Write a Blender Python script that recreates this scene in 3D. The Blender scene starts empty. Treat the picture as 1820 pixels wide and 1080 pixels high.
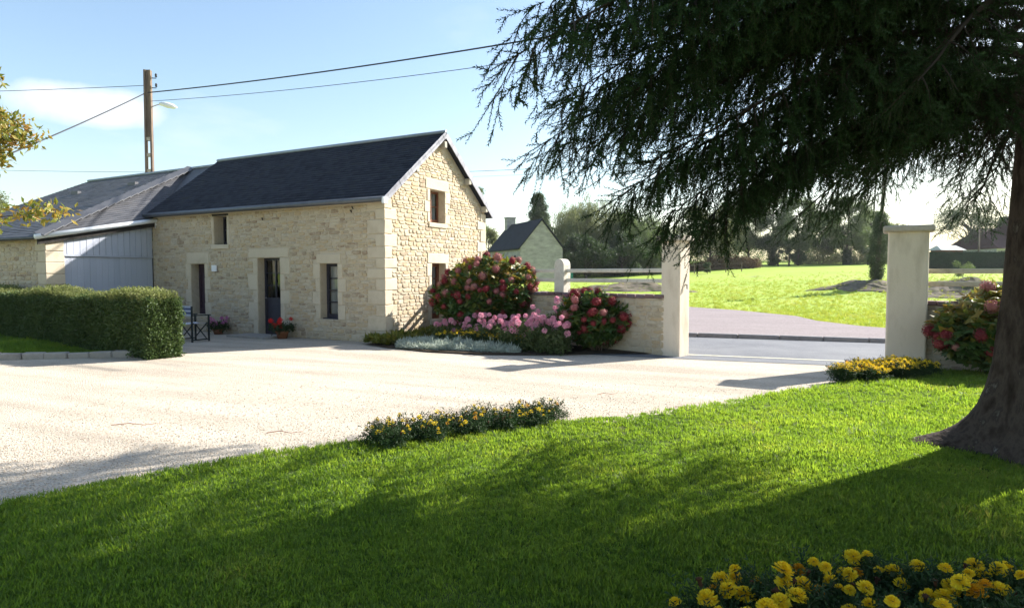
import bpy, bmesh, math, random
import numpy as np
from mathutils import Vector, Matrix, Euler

random.seed(7); rng = np.random.default_rng(7)
sc = bpy.context.scene
COL = sc.collection
R = math.radians

# ------------------------------------------------------------------ camera
FPX, HZ, EYE = 1127.0, 488.0, 1.65
PITCH = math.atan((540 - HZ) / FPX)
cam = bpy.data.cameras.new('camera'); cam_o = bpy.data.objects.new('camera', cam); COL.objects.link(cam_o)
cam.sensor_width = 36; cam.lens = 36 * FPX / 1820; cam.clip_start = .05; cam.clip_end = 3000
cam_o.location = (0, 0, EYE); cam_o.rotation_euler = (math.pi / 2 - PITCH, 0, 0)
sc.camera = cam_o
# ------------------------------------------------------------------ sky, sun, exposure
SUN_AZ, SUN_EL = 62.2, 32.0            # azimuth from +Y towards +X
w = bpy.data.worlds.new('World'); sc.world = w; w.use_nodes = True
nt = w.node_tree; N = nt.nodes; L = nt.links
sky = N.new('ShaderNodeTexSky'); sky.sky_type = 'NISHITA'; sky.sun_disc = False
sky.sun_elevation = R(SUN_EL); sky.sun_rotation = R(SUN_AZ); sky.air_density = 1.25; sky.dust_density = 1.0; sky.ozone_density = 1.6
bg = N['Background']; bg.inputs[1].default_value = .098
tc = N.new('ShaderNodeTexCoord')
sep = N.new('ShaderNodeSeparateXYZ'); L.new(tc.outputs['Generated'], sep.inputs[0])
def wmath(op, a, b=None):
    m = N.new('ShaderNodeMath'); m.operation = op
    for i, v in enumerate((a, b)):
        if v is None: continue
        if isinstance(v, (int, float)): m.inputs[i].default_value = v
        else: L.new(v, m.inputs[i])
    return m.outputs[0]
zz = wmath('ADD', wmath('MAXIMUM', sep.outputs[2], 0), .12)
cx = wmath('DIVIDE', sep.outputs[0], zz); cy = wmath('DIVIDE', sep.outputs[1], zz)
comb = N.new('ShaderNodeCombineXYZ'); L.new(cx, comb.inputs[0]); L.new(cy, comb.inputs[1])
nz = N.new('ShaderNodeTexNoise'); nz.inputs['Scale'].default_value = .9; nz.inputs['Detail'].default_value = 7; nz.inputs['Roughness'].default_value = .58
L.new(comb.outputs[0], nz.inputs['Vector'])
rp = N.new('ShaderNodeValToRGB'); rp.color_ramp.elements[0].position = .55; rp.color_ramp.elements[1].position = .75
L.new(nz.outputs['Fac'], rp.inputs[0])
# one fair-weather cloud low over the roofs, its edge broken by noise
AZC, ELC = R(-33.5), R(12.2)
az = wmath('ARCTAN2', sep.outputs[0], sep.outputs[1]); el = wmath('ARCSINE', sep.outputs[2])
da = wmath('DIVIDE', wmath('SUBTRACT', az, AZC), R(5.4)); de = wmath('DIVIDE', wmath('SUBTRACT', el, ELC), R(1.5))
rad = wmath('ADD', wmath('MULTIPLY', da, da), wmath('MULTIPLY', de, de))
n2 = N.new('ShaderNodeTexNoise'); n2.inputs['Scale'].default_value = 14; n2.inputs['Detail'].default_value = 6
L.new(tc.outputs['Generated'], n2.inputs['Vector'])
cl = wmath('SUBTRACT', wmath('ADD', 1.0, wmath('MULTIPLY', wmath('SUBTRACT', n2.outputs['Fac'], .5), 2.2)), rad)
clr = N.new('ShaderNodeMapRange'); clr.inputs['From Min'].default_value = -.15; clr.inputs['From Max'].default_value = .75; clr.clamp = True
L.new(cl, clr.inputs[0])
msk = wmath('MINIMUM', wmath('ADD', wmath('MULTIPLY', rp.outputs[0], .30), wmath('MULTIPLY', clr.outputs[0], .75)), .85)
mx = N.new('ShaderNodeMix'); mx.data_type = 'RGBA'; L.new(msk, mx.inputs['Factor'])
L.new(sky.outputs[0], mx.inputs['A']); mx.inputs['B'].default_value = (5.2, 5.3, 5.5, 1)
L.new(mx.outputs['Result'], bg.inputs[0])
sun = bpy.data.lights.new('sun', 'SUN'); sun.energy = 5.0; sun.angle = R(.53); sun.color = (1, .955, .88)
sun_o = bpy.data.objects.new('sun', sun); COL.objects.link(sun_o)
sd = Vector((math.sin(R(SUN_AZ)) * math.cos(R(SUN_EL)), math.cos(R(SUN_AZ)) * math.cos(R(SUN_EL)), math.sin(R(SUN_EL))))
sun_o.rotation_euler = sd.to_track_quat('Z', 'Y').to_euler(); sun_o.location = (40, 20, 40)
vs = sc.view_settings; vs.view_transform = 'Standard'; vs.look = 'None'; vs.gamma = 1; vs.use_curve_mapping = False
vs.exposure = 1.33
sc.cycles.max_bounces = 8; sc.cycles.transparent_max_bounces = 8

# ------------------------------------------------------------------ helpers
fwd = np.array([0, math.cos(PITCH), -math.sin(PITCH)]); upv = np.array([0, math.sin(PITCH), math.cos(PITCH)]); CAM = np.array([0, 0, EYE])
def ray(x, y): return fwd * FPX + np.array([1., 0, 0]) * (x - 910) + upv * (540 - y)
def gp(x, y, z=0.):                       # photo pixel -> point on the level z
    d = ray(x, y); return Vector(CAM + d * ((z - EYE) / d[2]))
def at(x, y, dist):                       # photo pixel -> point at forward distance
    d = ray(x, y); return Vector(CAM + d * (dist / d[1]))

def tag(o, label=None, cat=None, group=None, kind=None):
    if label: o['label'] = label
    if cat: o['category'] = cat
    if group: o['group'] = group
    if kind: o['kind'] = kind
    return o
def empty(name, loc=(0, 0, 0), rz=0, **k):
    o = bpy.data.objects.new(name, None); o.location = loc; o.rotation_euler = (0, 0, rz); o.empty_display_size = .2
    COL.objects.link(o); return tag(o, **k)
def link(name, me, parent=None, loc=(0, 0, 0), rot=(0, 0, 0), scl=(1, 1, 1), **k):
    o = bpy.data.objects.new(name, me); o.location = loc; o.rotation_euler = rot; o.scale = scl
    COL.objects.link(o)
    if parent: o.parent = parent
    return tag(o, **k)

class MB:
    def __init__(s): s.v = []; s.f = []; s.m = []
    def add(s, V, F, mi=0):
        b = len(s.v); s.v.extend([tuple(p) for p in V]); s.f.extend([tuple(i + b for i in q) for q in F]); s.m.extend([mi] * len(F)); return s
    def box(s, a, b, mi=0, M=None):
        x0, y0, z0 = a; x1, y1, z1 = b
        V = [(x0, y0, z0), (x1, y0, z0), (x1, y1, z0), (x0, y1, z0), (x0, y0, z1), (x1, y0, z1), (x1, y1, z1), (x0, y1, z1)]
        if M: V = [M @ Vector(p) for p in V]
        return s.add(V, [(0, 3, 2, 1), (4, 5, 6, 7), (0, 1, 5, 4), (1, 2, 6, 5), (2, 3, 7, 6), (3, 0, 4, 7)], mi)
    def tube(s, pts, rad, n=8, mi=0, cap=True, squash=None):
        pts = [Vector(p) for p in pts]
        if not hasattr(rad, '__len__'): rad = [rad] * len(pts)
        b = len(s.v); ref = None
        for i, p in enumerate(pts):
            t = (pts[min(i + 1, len(pts) - 1)] - pts[max(i - 1, 0)])
            t = t.normalized() if t.length > 1e-9 else Vector((0, 0, 1))
            if ref is None: ref = Vector((0, 0, 1)) if abs(t.z) < .9 else Vector((1, 0, 0))
            u = t.cross(ref).normalized(); vv = t.cross(u).normalized(); ref = vv.cross(t)if False else ref
            for k in range(n):
                a = 2 * math.pi * k / n
                s.v.append(tuple(p + (u * math.cos(a) + vv * math.sin(a)) * rad[i]))
        for i in range(len(pts) - 1):
            for k in range(n):
                s.f.append((b + i * n + k, b + i * n + (k + 1) % n, b + (i + 1) * n + (k + 1) % n, b + (i + 1) * n + k)); s.m.append(mi)
        if cap:
            s.f.append(tuple(b + k for k in range(n))[::-1]); s.m.append(mi)
            e = b + (len(pts) - 1) * n; s.f.append(tuple(e + k for k in range(n))); s.m.append(mi)
        return s
    def lathe(s, prof, n=16, mi=0, c=(0, 0, 0)):
        b = len(s.v)
        for r, z in prof:
            for k in range(n):
                a = 2 * math.pi * k / n; s.v.append((c[0] + r * math.cos(a), c[1] + r * math.sin(a), c[2] + z))
        for i in range(len(prof) - 1):
            for k in range(n):
                s.f.append((b + i * n + k, b + i * n + (k + 1) % n, b + (i + 1) * n + (k + 1) % n, b + (i + 1) * n + k)); s.m.append(mi)
        s.f.append(tuple(b + k for k in range(n))[::-1]); s.m.append(mi)
        e = b + (len(prof) - 1) * n; s.f.append(tuple(e + k for k in range(n))); s.m.append(mi)
        return s
    def mesh(s, name, mats, smooth=False):
        me = bpy.data.meshes.new(name); me.from_pydata(s.v, [], s.f)
        for m in (mats if isinstance(mats, (list, tuple)) else [mats]): me.materials.append(m)
        me.polygons.foreach_set('material_index', s.m)
        if smooth: me.polygons.foreach_set('use_smooth', [True] * len(s.f))
        me.update(); return me
    def build(s, name, mats, parent=None, smooth=False, **k): return link(name, s.mesh(name, mats, smooth), parent, **k)

def bevel_box(dx, dy, dz, mat, name='block', off=.012, jit=0.0):
    bm = bmesh.new(); bmesh.ops.create_cube(bm, size=1)
    for v in bm.verts: v.co = Vector((v.co.x * dx + random.uniform(-jit, jit), v.co.y * dy + random.uniform(-jit, jit), v.co.z * dz + random.uniform(-jit, jit)))
    bmesh.ops.bevel(bm, geom=list(bm.edges), offset=off, segments=1, affect='EDGES', profile=.5)
    me = bpy.data.meshes.new(name); bm.to_mesh(me); bm.free(); me.materials.append(mat); return me

# ---- geometry-node scatter: one object holds prototype clumps and the points they stand on
_ng = {}
def scatter_group(K):
    if K in _ng: return _ng[K]
    g = bpy.data.node_groups.new('scatter_%d' % K, 'GeometryNodeTree')
    g.interface.new_socket('Geometry', in_out='INPUT', socket_type='NodeSocketGeometry'); g.interface.new_socket('Geometry', in_out='OUTPUT', socket_type='NodeSocketGeometry')
    nn, ll = g.nodes, g.links
    gi = nn.new('NodeGroupInput'); go = nn.new('NodeGroupOutput')
    def attr(n, t):
        a = nn.new('GeometryNodeInputNamedAttribute'); a.data_type = t; a.inputs['Name'].default_value = n; return a.outputs['Attribute']
    pid, rot, scl = attr('pid', 'INT'), attr('rot', 'FLOAT_VECTOR'), attr('scl', 'FLOAT_VECTOR')
    join = nn.new('GeometryNodeJoinGeometry')
    def pick(val):
        c = nn.new('FunctionNodeCompare'); c.data_type = 'INT'; c.operation = 'EQUAL'
        ia = [i for i in c.inputs if i.type == 'INT']
        ll.new(pid, ia[0]); ia[1].default_value = val
        s = nn.new('GeometryNodeSeparateGeometry'); s.domain = 'POINT'
        ll.new(gi.outputs[0], s.inputs['Geometry']); ll.new(c.outputs[0], s.inputs['Selection']); return s.outputs['Selection']
    for k in range(K):
        io = nn.new('GeometryNodeInstanceOnPoints')
        ll.new(pick(k), io.inputs['Points']); ll.new(pick(-1 - k), io.inputs['Instance'])
        ll.new(rot, io.inputs['Rotation']); ll.new(scl, io.inputs['Scale']); ll.new(io.outputs[0], join.inputs[0])
    ll.new(join.outputs[0], go.inputs[0]); _ng[K] = g; return g
def scatter(name, protos, mats, pts, rots, scls, parent=None, ids=None, **k):
    """protos: list of MB; pts (n,3); rots (n,3) euler; scls (n,) or (n,3)"""
    K = len(protos); pts = np.asarray(pts, float); n = len(pts); scls = np.asarray(scls, float)
    if scls.ndim == 1: scls = np.repeat(scls[:, None], 3, 1)
    if ids is None: ids = rng.integers(0, K, n)
    V, F, MI, pid = [], [], [], []
    for j, p in enumerate(protos):
        b = len(V); V += p.v; F += [tuple(i + b for i in q) for q in p.f]; MI += p.m; pid += [-1 - j] * len(p.v)
    np_ = len(V)
    allv = np.concatenate([np.array(V, float).reshape(-1, 3), pts])
    me = bpy.data.meshes.new(name); me.from_pydata(allv.tolist(), [], F)
    for m in mats: me.materials.append(m)
    me.polygons.foreach_set('material_index', MI)
    a = me.attributes.new('pid', 'INT', 'POINT'); a.data.foreach_set('value', np.concatenate([np.array(pid), ids]).astype(np.int32))
    for nm, arr in (('rot', rots), ('scl', scls)):
        a = me.attributes.new(nm, 'FLOAT_VECTOR', 'POINT')
        a.data.foreach_set('vector', np.concatenate([np.zeros((np_, 3)), np.asarray(arr, float)]).astype(np.float32).ravel())
    o = link(name, me, parent, **k)
    md = o.modifiers.new('scatter', 'NODES'); md.node_group = scatter_group(K)
    return o
def dirs_to_euler(D, roll=None):          # z axis of the clump along D
    D = np.asarray(D, float); D = D / np.linalg.norm(D, axis=1, keepdims=True)
    th = np.arccos(np.clip(D[:, 2], -1, 1)); ph = np.arctan2(D[:, 1], D[:, 0])
    out = np.zeros_like(D)
    r = rng.uniform(0, 6.283, len(D)) if roll is None else roll
    for i in range(len(D)):
        e = (Matrix.Rotation(ph[i], 3, 'Z') @ Matrix.Rotation(th[i], 3, 'Y') @ Matrix.Rotation(r[i], 3, 'Z')).to_euler()
        out[i] = e[:]
    return out

def in_poly(P, poly):
    x, y = P[:, 0], P[:, 1]; ins = np.zeros(len(P), bool); n = len(poly)
    for i in range(n):
        x0, y0 = poly[i][:2]; x1, y1 = poly[(i + 1) % n][:2]
        c = ((y0 > y) != (y1 > y)) & (x < (x1 - x0) * (y - y0) / (y1 - y0 + 1e-12) + x0); ins ^= c
    return ins

# ------------------------------------------------------------------ materials
def mat(name, cols, rough=.8, scale=5., detail=5., rnd=0., bump=0., bscale=40., spec=.3, trans=0., metal=0., stretch=None, pos=None, tcol=None):
    m = bpy.data.materials.new(name); m.use_nodes = True; t = m.node_tree; n, l = t.nodes, t.links
    b = n['Principled BSDF']; b.inputs['Roughness'].default_value = rough; b.inputs['Metallic'].default_value = metal
    b.inputs['Specular IOR Level'].default_value = spec
    geo = n.new('ShaderNodeNewGeometry'); vec = geo.outputs['Position']
    if stretch:
        mp = n.new('ShaderNodeVectorMath'); mp.operation = 'MULTIPLY'; mp.inputs[1].default_value = stretch; l.new(vec, mp.inputs[0]); vec = mp.outputs[0]
    nz = n.new('ShaderNodeTexNoise'); nz.inputs['Scale'].default_value = scale; nz.inputs['Detail'].default_value = detail; nz.inputs['Roughness'].default_value = .6
    l.new(vec, nz.inputs['Vector'])
    mr = n.new('ShaderNodeMapRange'); mr.inputs['From Min'].default_value = .28; mr.inputs['From Max'].default_value = .72; l.new(nz.outputs['Fac'], mr.inputs[0])
    fac = mr.outputs[0]
    if rnd:
        oi = n.new('ShaderNodeObjectInfo'); ad = n.new('ShaderNodeMath'); ad.operation = 'ADD'; l.new(oi.outputs['Random'], ad.inputs[0]); l.new(geo.outputs['Random Per Island'], ad.inputs[1])
        fr = n.new('ShaderNodeMath'); fr.operation = 'FRACT'; l.new(ad.outputs[0], fr.inputs[0])
        mm = n.new('ShaderNodeMix'); mm.inputs[0].default_value = rnd; l.new(fac, mm.inputs[2]); l.new(fr.outputs[0], mm.inputs[3]); fac = mm.outputs[0]
    cr = n.new('ShaderNodeValToRGB'); el = cr.color_ramp.elements
    ps = pos or [i / max(1, len(cols) - 1) for i in range(len(cols))]
    while len(el) < len(cols): el.new(.5)
    for e, c, p in zip(el, cols, ps): e.position = p; e.color = (*c, 1)
    l.new(fac, cr.inputs[0]); l.new(cr.outputs[0], b.inputs['Base Color'])
    if bump:
        n2 = n.new('ShaderNodeTexNoise'); n2.inputs['Scale'].default_value = bscale; n2.inputs['Detail'].default_value = 4; l.new(vec, n2.inputs['Vector'])
        bp = n.new('ShaderNodeBump'); bp.inputs['Strength'].default_value = bump; bp.inputs['Distance'].default_value = .02; l.new(n2.outputs['Fac'], bp.inputs['Height']); l.new(bp.outputs[0], b.inputs['Normal'])
    if trans:
        tr = n.new('ShaderNodeBsdfTranslucent'); ms = n.new('ShaderNodeMixShader'); ms.inputs[0].default_value = trans
        if tcol:
            hs = n.new('ShaderNodeMix'); hs.data_type = 'RGBA'; hs.blend_type = 'MULTIPLY'; hs.inputs['Factor'].default_value = 1
            l.new(cr.outputs[0], hs.inputs['A']); hs.inputs['B'].default_value = (*tcol, 1); l.new(hs.outputs['Result'], tr.inputs[0])
        else: l.new(cr.outputs[0], tr.inputs[0])
        l.new(b.outputs[0], ms.inputs[1]); l.new(tr.outputs[0], ms.inputs[2]); l.new(ms.outputs[0], n['Material Output'].inputs[0])
    m.diffuse_color = (*cols[0], 1); return m

M = {}
M['rubble'] = mat('rubble', [(.24, .15, .095), (.42, .345, .25), (.51, .435, .325), (.48, .365, .225), (.545, .475, .365), (.37, .315, .25)], .9, 9, 6, .75, .5, 60, .2)
M['mortar'] = mat('mortar', [(.43, .355, .26), (.54, .46, .35), (.49, .41, .305)], .95, 6, 8, 0, .6, 50, .1)
M['dressed'] = mat('dressed_stone', [(.46, .38, .27), (.58, .50, .38), (.53, .45, .33)], .88, 4, 7, .35, .5, 70, .2)
M['slate'] = mat('slate', [(.008, .009, .014), (.018, .021, .030), (.030, .033, .043), (.024, .024, .018)], .8, 2.5, 6, .55, .25, 80, .2)
M['slate_verge_sunlit'] = mat('slate_verge_sunlit', [(.16, .16, .19), (.26, .26, .30), (.34, .34, .37)], .6, 6, 4, .6, .2, 60, .4)  # paler copy of the roof slate, sunlight on the verge put into its colour
M['slate_old'] = mat('slate_weathered', [(.05, .052, .062), (.08, .083, .094), (.11, .11, .12), (.075, .074, .074)], .6, 1.6, 7, .45, .25, 70, .4)
M['hip'] = mat('hip_slate', [(.085, .086, .096), (.125, .126, .135), (.105, .105, .112)], .6, 6, 4, .6, .2, 60, .4)
M['zinc'] = mat('zinc', [(.22, .25, .29), (.30, .34, .38)], .45, 5, 4, 0, 0, 10, .5, 0, .6)
M['gutter_zinc'] = mat('gutter_zinc', [(.09, .10, .115), (.13, .14, .155)], .5, 6, 4, 0, 0, 10, .5, 0, .5)
M['white_pvc'] = mat('white_pvc', [(.72, .73, .76), (.80, .81, .83)], .35, 3, 3, 0, 0, 10, .5)
M['planks'] = mat('blue_grey_planks', [(.37, .395, .465), (.44, .465, .54), (.41, .435, .505)], .7, 3, 5, .5, .25, 40, .3, stretch=(1, 1, .15))
M['navy'] = mat('navy_paint', [(.022, .022, .036), (.034, .033, .05)], .45, 6, 4, 0, .1, 40, .4)
M['maroon'] = mat('maroon_paint', [(.035, .018, .03), (.05, .026, .04)], .5, 6, 4, 0, .1, 40, .4)
M['brown_wood'] = mat('stained_wood', [(.13, .042, .02), (.19, .065, .03)], .5, 8, 5, 0, .2, 60, .4, stretch=(1, 1, .2))
M['dark_wood'] = mat('dark_wood', [(.02, .018, .018), (.045, .04, .036)], .8, 8, 5, 0, .4, 40, .2)
M['curtain'] = mat('net_curtain', [(.72, .73, .76), (.85, .86, .88)], .9, 5, 3, 0, .6, 25, .1, trans=.25, stretch=(4, 4, .3))
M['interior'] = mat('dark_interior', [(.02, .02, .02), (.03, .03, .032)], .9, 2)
M['render_grey'] = mat('lime_render', [(.40, .37, .31), (.48, .44, .37)], .95, 5, 6, 0, .4, 60, .1)
M['pillar'] = mat('cream_render', [(.55, .455, .345), (.73, .63, .51), (.69, .59, .47)], .92, 4, 9, 0, .4, 90, .15, stretch=(1, 1, .25))
M['cap'] = mat('cap_concrete', [(.34, .30, .24), (.48, .43, .36), (.40, .35, .28)], .92, 6, 8, 0, .5, 60, .15)
M['concrete'] = mat('painted_concrete', [(.55, .50, .42), (.66, .62, .54), (.40, .35, .27)], .9, 5, 8, 0, .4, 60, .15, pos=[0, .6, 1])
M['rail_wood'] = mat('mossy_concrete', [(.46, .40, .29), (.60, .54, .42), (.34, .29, .20)], .9, 6, 8, .2, .4, 60, .15)
M['coping'] = mat('coping_brick', [(.13, .09, .10), (.20, .12, .11), (.16, .15, .18)], .85, 8, 5, .6, .5, 60, .2)
M['terracotta'] = mat('terracotta', [(.26, .10, .05), (.36, .15, .08)], .85, 7, 5, 0, .3, 50, .2)
M['soil'] = mat('soil', [(.03, .022, .015), (.065, .048, .033), (.05, .036, .024)], .95, 6, 8, 0, 1, 30, .1)
M['earth'] = mat('bare_earth', [(.05, .06, .025), (.10, .09, .055), (.19, .155, .12), (.11, .13, .045)], .95, 1.6, 9, 0, 1, 6, .1)
M['asphalt'] = mat('asphalt', [(.115, .12, .135), (.16, .165, .18), (.19, .195, .205)], .85, .9, 10, 0, .5, 120, .3)
M['paint_line'] = mat('road_paint', [(.45, .42, .3), (.68, .65, .52)], .8, 6, 6, 0, .2, 60, .2)
M['kerb'] = mat('kerb_granite', [(.15, .145, .15), (.26, .25, .25), (.20, .19, .19)], .85, 9, 6, .4, .4, 60, .2)
M['edging'] = mat('edging_stone', [(.26, .24, .22), (.38, .35, .31), (.30, .28, .25)], .9, 8, 6, .5, .5, 50, .2)
M['wood_pole'] = mat('grey_pole', [(.09, .065, .055), (.16, .12, .10), (.23, .17, .12)], .9, 3, 6, 0, .4, 20, .15, stretch=(1, 1, .3))
M['metal'] = mat('galvanised', [(.35, .34, .33), (.5, .48, .46)], .5, 5, 3, 0, 0, 10, .5, 0, .5)
M['black'] = mat('black_cable', [(.015, .016, .02), (.03, .03, .035)], .6, 3)
M['bark'] = mat('spruce_bark', [(.02, .014, .011), (.05, .036, .028), (.08, .06, .048), (.045, .034, .028), (.18, .16, .135)], .95, 9, 10, 0, 1., 22, .1, stretch=(1, 1, .45), pos=[0, .35, .6, .8, 1])
M['bark_grey'] = mat('grey_bark', [(.05, .042, .033), (.10, .085, .07)], .95, 4, 7, 0, .8, 14, .1, stretch=(1, 1, .3))
M['needle'] = mat('spruce_needles', [(.017, .036, .013), (.028, .058, .019), (.045, .08, .026), (.065, .05, .024)], .7, 1.3, 4, .6, 0, 10, .15, trans=.35, pos=[0, .45, .8, 1])
M['needle_dry'] = mat('dry_needles', [(.035, .03, .015), (.06, .038, .02), (.045, .05, .02)], .7, 1.3, 4, .6, 0, 10, .2, trans=.2)
M['grass'] = mat('grass_blades', [(.042, .092, .020), (.078, .148, .027), (.125, .195, .040), (.24, .22, .10)], .5, 1.1, 5, .45, 0, 10, .45, trans=.7, pos=[0, .4, .78, 1], tcol=(2.65, 2.25, .85))
M['hedge_leaf'] = mat('hedge_leaves', [(.04, .075, .018), (.07, .115, .028), (.11, .15, .042)], .5, 2, 4, .6, 0, 10, .4, trans=.3)
M['hedge_shoot'] = mat('sunlit_hedge_shoots', [(.16, .20, .055), (.25, .28, .09), (.32, .32, .13)], .5, 2, 4, .6, 0, 10, .4, trans=.55)  # sunlight on the hedge top is put into this lighter leaf colour
M['leaf_dark'] = mat('leaf_dark', [(.022, .045, .015), (.045, .075, .024), (.07, .10, .034)], .5, .8, 4, .6, 0, 10, .35, trans=.4)
M['leaf_mid'] = mat('leaf_mid', [(.065, .10, .033), (.10, .145, .045), (.155, .185, .068)], .5, .8, 4, .6, 0, 10, .35, trans=.5)
M['leaf_pale'] = mat('leaf_pale', [(.10, .125, .05), (.17, .19, .075), (.23, .235, .10)], .5, .8, 4, .6, 0, 10, .35, trans=.5)
M['leaf_rust'] = mat('dry_bracken', [(.085, .05, .025), (.14, .085, .045), (.10, .09, .04)], .8, .8, 4, .6, 0, 10, .15, trans=.25)
M['leaf_autumn'] = mat('autumn_leaves', [(.09, .14, .022), (.19, .21, .035), (.34, .25, .04), (.36, .15, .05)], .45, 1.6, 4, .7, 0, 10, .4, trans=.42)
M['hyd_leaf'] = mat('hydrangea_leaves', [(.026, .07, .014), (.05, .11, .02), (.085, .15, .028), (.17, .16, .03), (.24, .12, .03)], .4, 2.2, 4, .6, 0, 10, .45, trans=.38, pos=[0, .35, .65, .88, 1])
M['hyd_leaf_gold'] = mat('hydrangea_turning_leaves', [(.06, .12, .018), (.16, .19, .03), (.30, .22, .03), (.34, .14, .035)], .4, 2.2, 4, .6, 0, 10, .45, trans=.42)
M['hyd_red'] = mat('hydrangea_red', [(.13, .015, .02), (.25, .03, .04), (.38, .09, .09)], .65, 6, 4, .65, .3, 90, .2, trans=.2)
M['hyd_dusky'] = mat('hydrangea_dusky', [(.28, .085, .09), (.42, .15, .155), (.40, .24, .17)], .65, 6, 4, .65, .3, 90, .2, trans=.2)
M['dahlia'] = mat('dahlia_pink', [(.66, .24, .36), (.80, .40, .50), (.86, .55, .62)], .6, 5, 4, .6, 0, 10, .25, trans=.25)
M['pink'] = mat('pink_petals', [(.45, .10, .30), (.62, .22, .42)], .6, 5, 4, .6, 0, 10, .25, trans=.2)
M['red'] = mat('red_petals', [(.55, .012, .012), (.70, .03, .025)], .55, 5, 4, .6, 0, 10, .25, trans=.2)
M['marigold'] = mat('marigold_yellow', [(.82, .52, .012), (.86, .63, .02), (.86, .70, .05)], .6, 9, 4, .6, .2, 200, .2, trans=.22)
M['marigold_orange'] = mat('marigold_amber', [(.60, .27, .01), (.72, .38, .012)], .6, 9, 4, .6, .2, 200, .2, trans=.2)
M['withered'] = mat('withered_bloom', [(.045, .02, .012), (.10, .045, .02)], .85, 9, 4, .6, .3, 200, .1)
M['herb'] = mat('flower_foliage', [(.014, .036, .01), (.03, .065, .016), (.05, .095, .024)], .55, 4, 4, .6, 0, 10, .3, trans=.3)
M['silver'] = mat('silver_foliage', [(.34, .39, .31), (.46, .51, .43), (.56, .60, .52)], .7, 4, 4, .6, 0, 10, .2, trans=.25)
M['stem'] = mat('green_stem', [(.035, .05, .018), (.06, .08, .03)], .7, 4)
M['canvas'] = mat('canvas_blue', [(.09, .12, .24), (.12, .15, .28)], .85, 5)
M['canvas_white'] = mat('canvas_white', [(.55, .58, .66), (.65, .67, .72)], .85, 5)
M['chair_wood'] = mat('dark_green_frame', [(.012, .02, .022), (.02, .03, .03)], .5, 5)
M['roof_red'] = mat('brown_red_tiles', [(.06, .032, .032), (.09, .048, .046)], .8, 3, 5, 0, .5, 8, .2)
M['house_wall'] = mat('pale_wall', [(.5, .5, .48), (.6, .6, .58)], .9, 2)
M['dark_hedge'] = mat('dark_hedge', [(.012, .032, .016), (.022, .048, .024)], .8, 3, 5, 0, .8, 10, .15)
M['teal'] = mat('teal_plastic', [(.02, .14, .13), (.03, .18, .16)], .5, 3)
M['branchlet'] = mat('branchlet', [(.025, .018, .012), (.05, .034, .022)], .9, 5)
M['twig'] = mat('dry_twig', [(.10, .065, .04), (.16, .11, .07)], .9, 5)

def glass_mat():
    m = bpy.data.materials.new('window_glass'); m.use_nodes = True; n, l = m.node_tree.nodes, m.node_tree.links
    b = n['Principled BSDF']; b.inputs['Base Color'].default_value = (.9, .93, .95, 1); b.inputs['Roughness'].default_value = .03
    b.inputs['Transmission Weight'].default_value = 1; b.inputs['IOR'].default_value = 1.45
    g = n.new('ShaderNodeBsdfGlossy'); g.inputs['Roughness'].default_value = .02; t = n.new('ShaderNodeBsdfTransparent'); t.inputs[0].default_value = (.88, .9, .9, 1)
    lw = n.new('ShaderNodeFresnel'); lw.inputs[0].default_value = 1.75; ms = n.new('ShaderNodeMixShader'); l.new(lw.outputs[0], ms.inputs[0]); l.new(t.outputs[0], ms.inputs[1]); l.new(g.outputs[0], ms.inputs[2])
    l.new(ms.outputs[0], n['Material Output'].inputs[0]); return m
M['glass'] = glass_mat()

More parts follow.
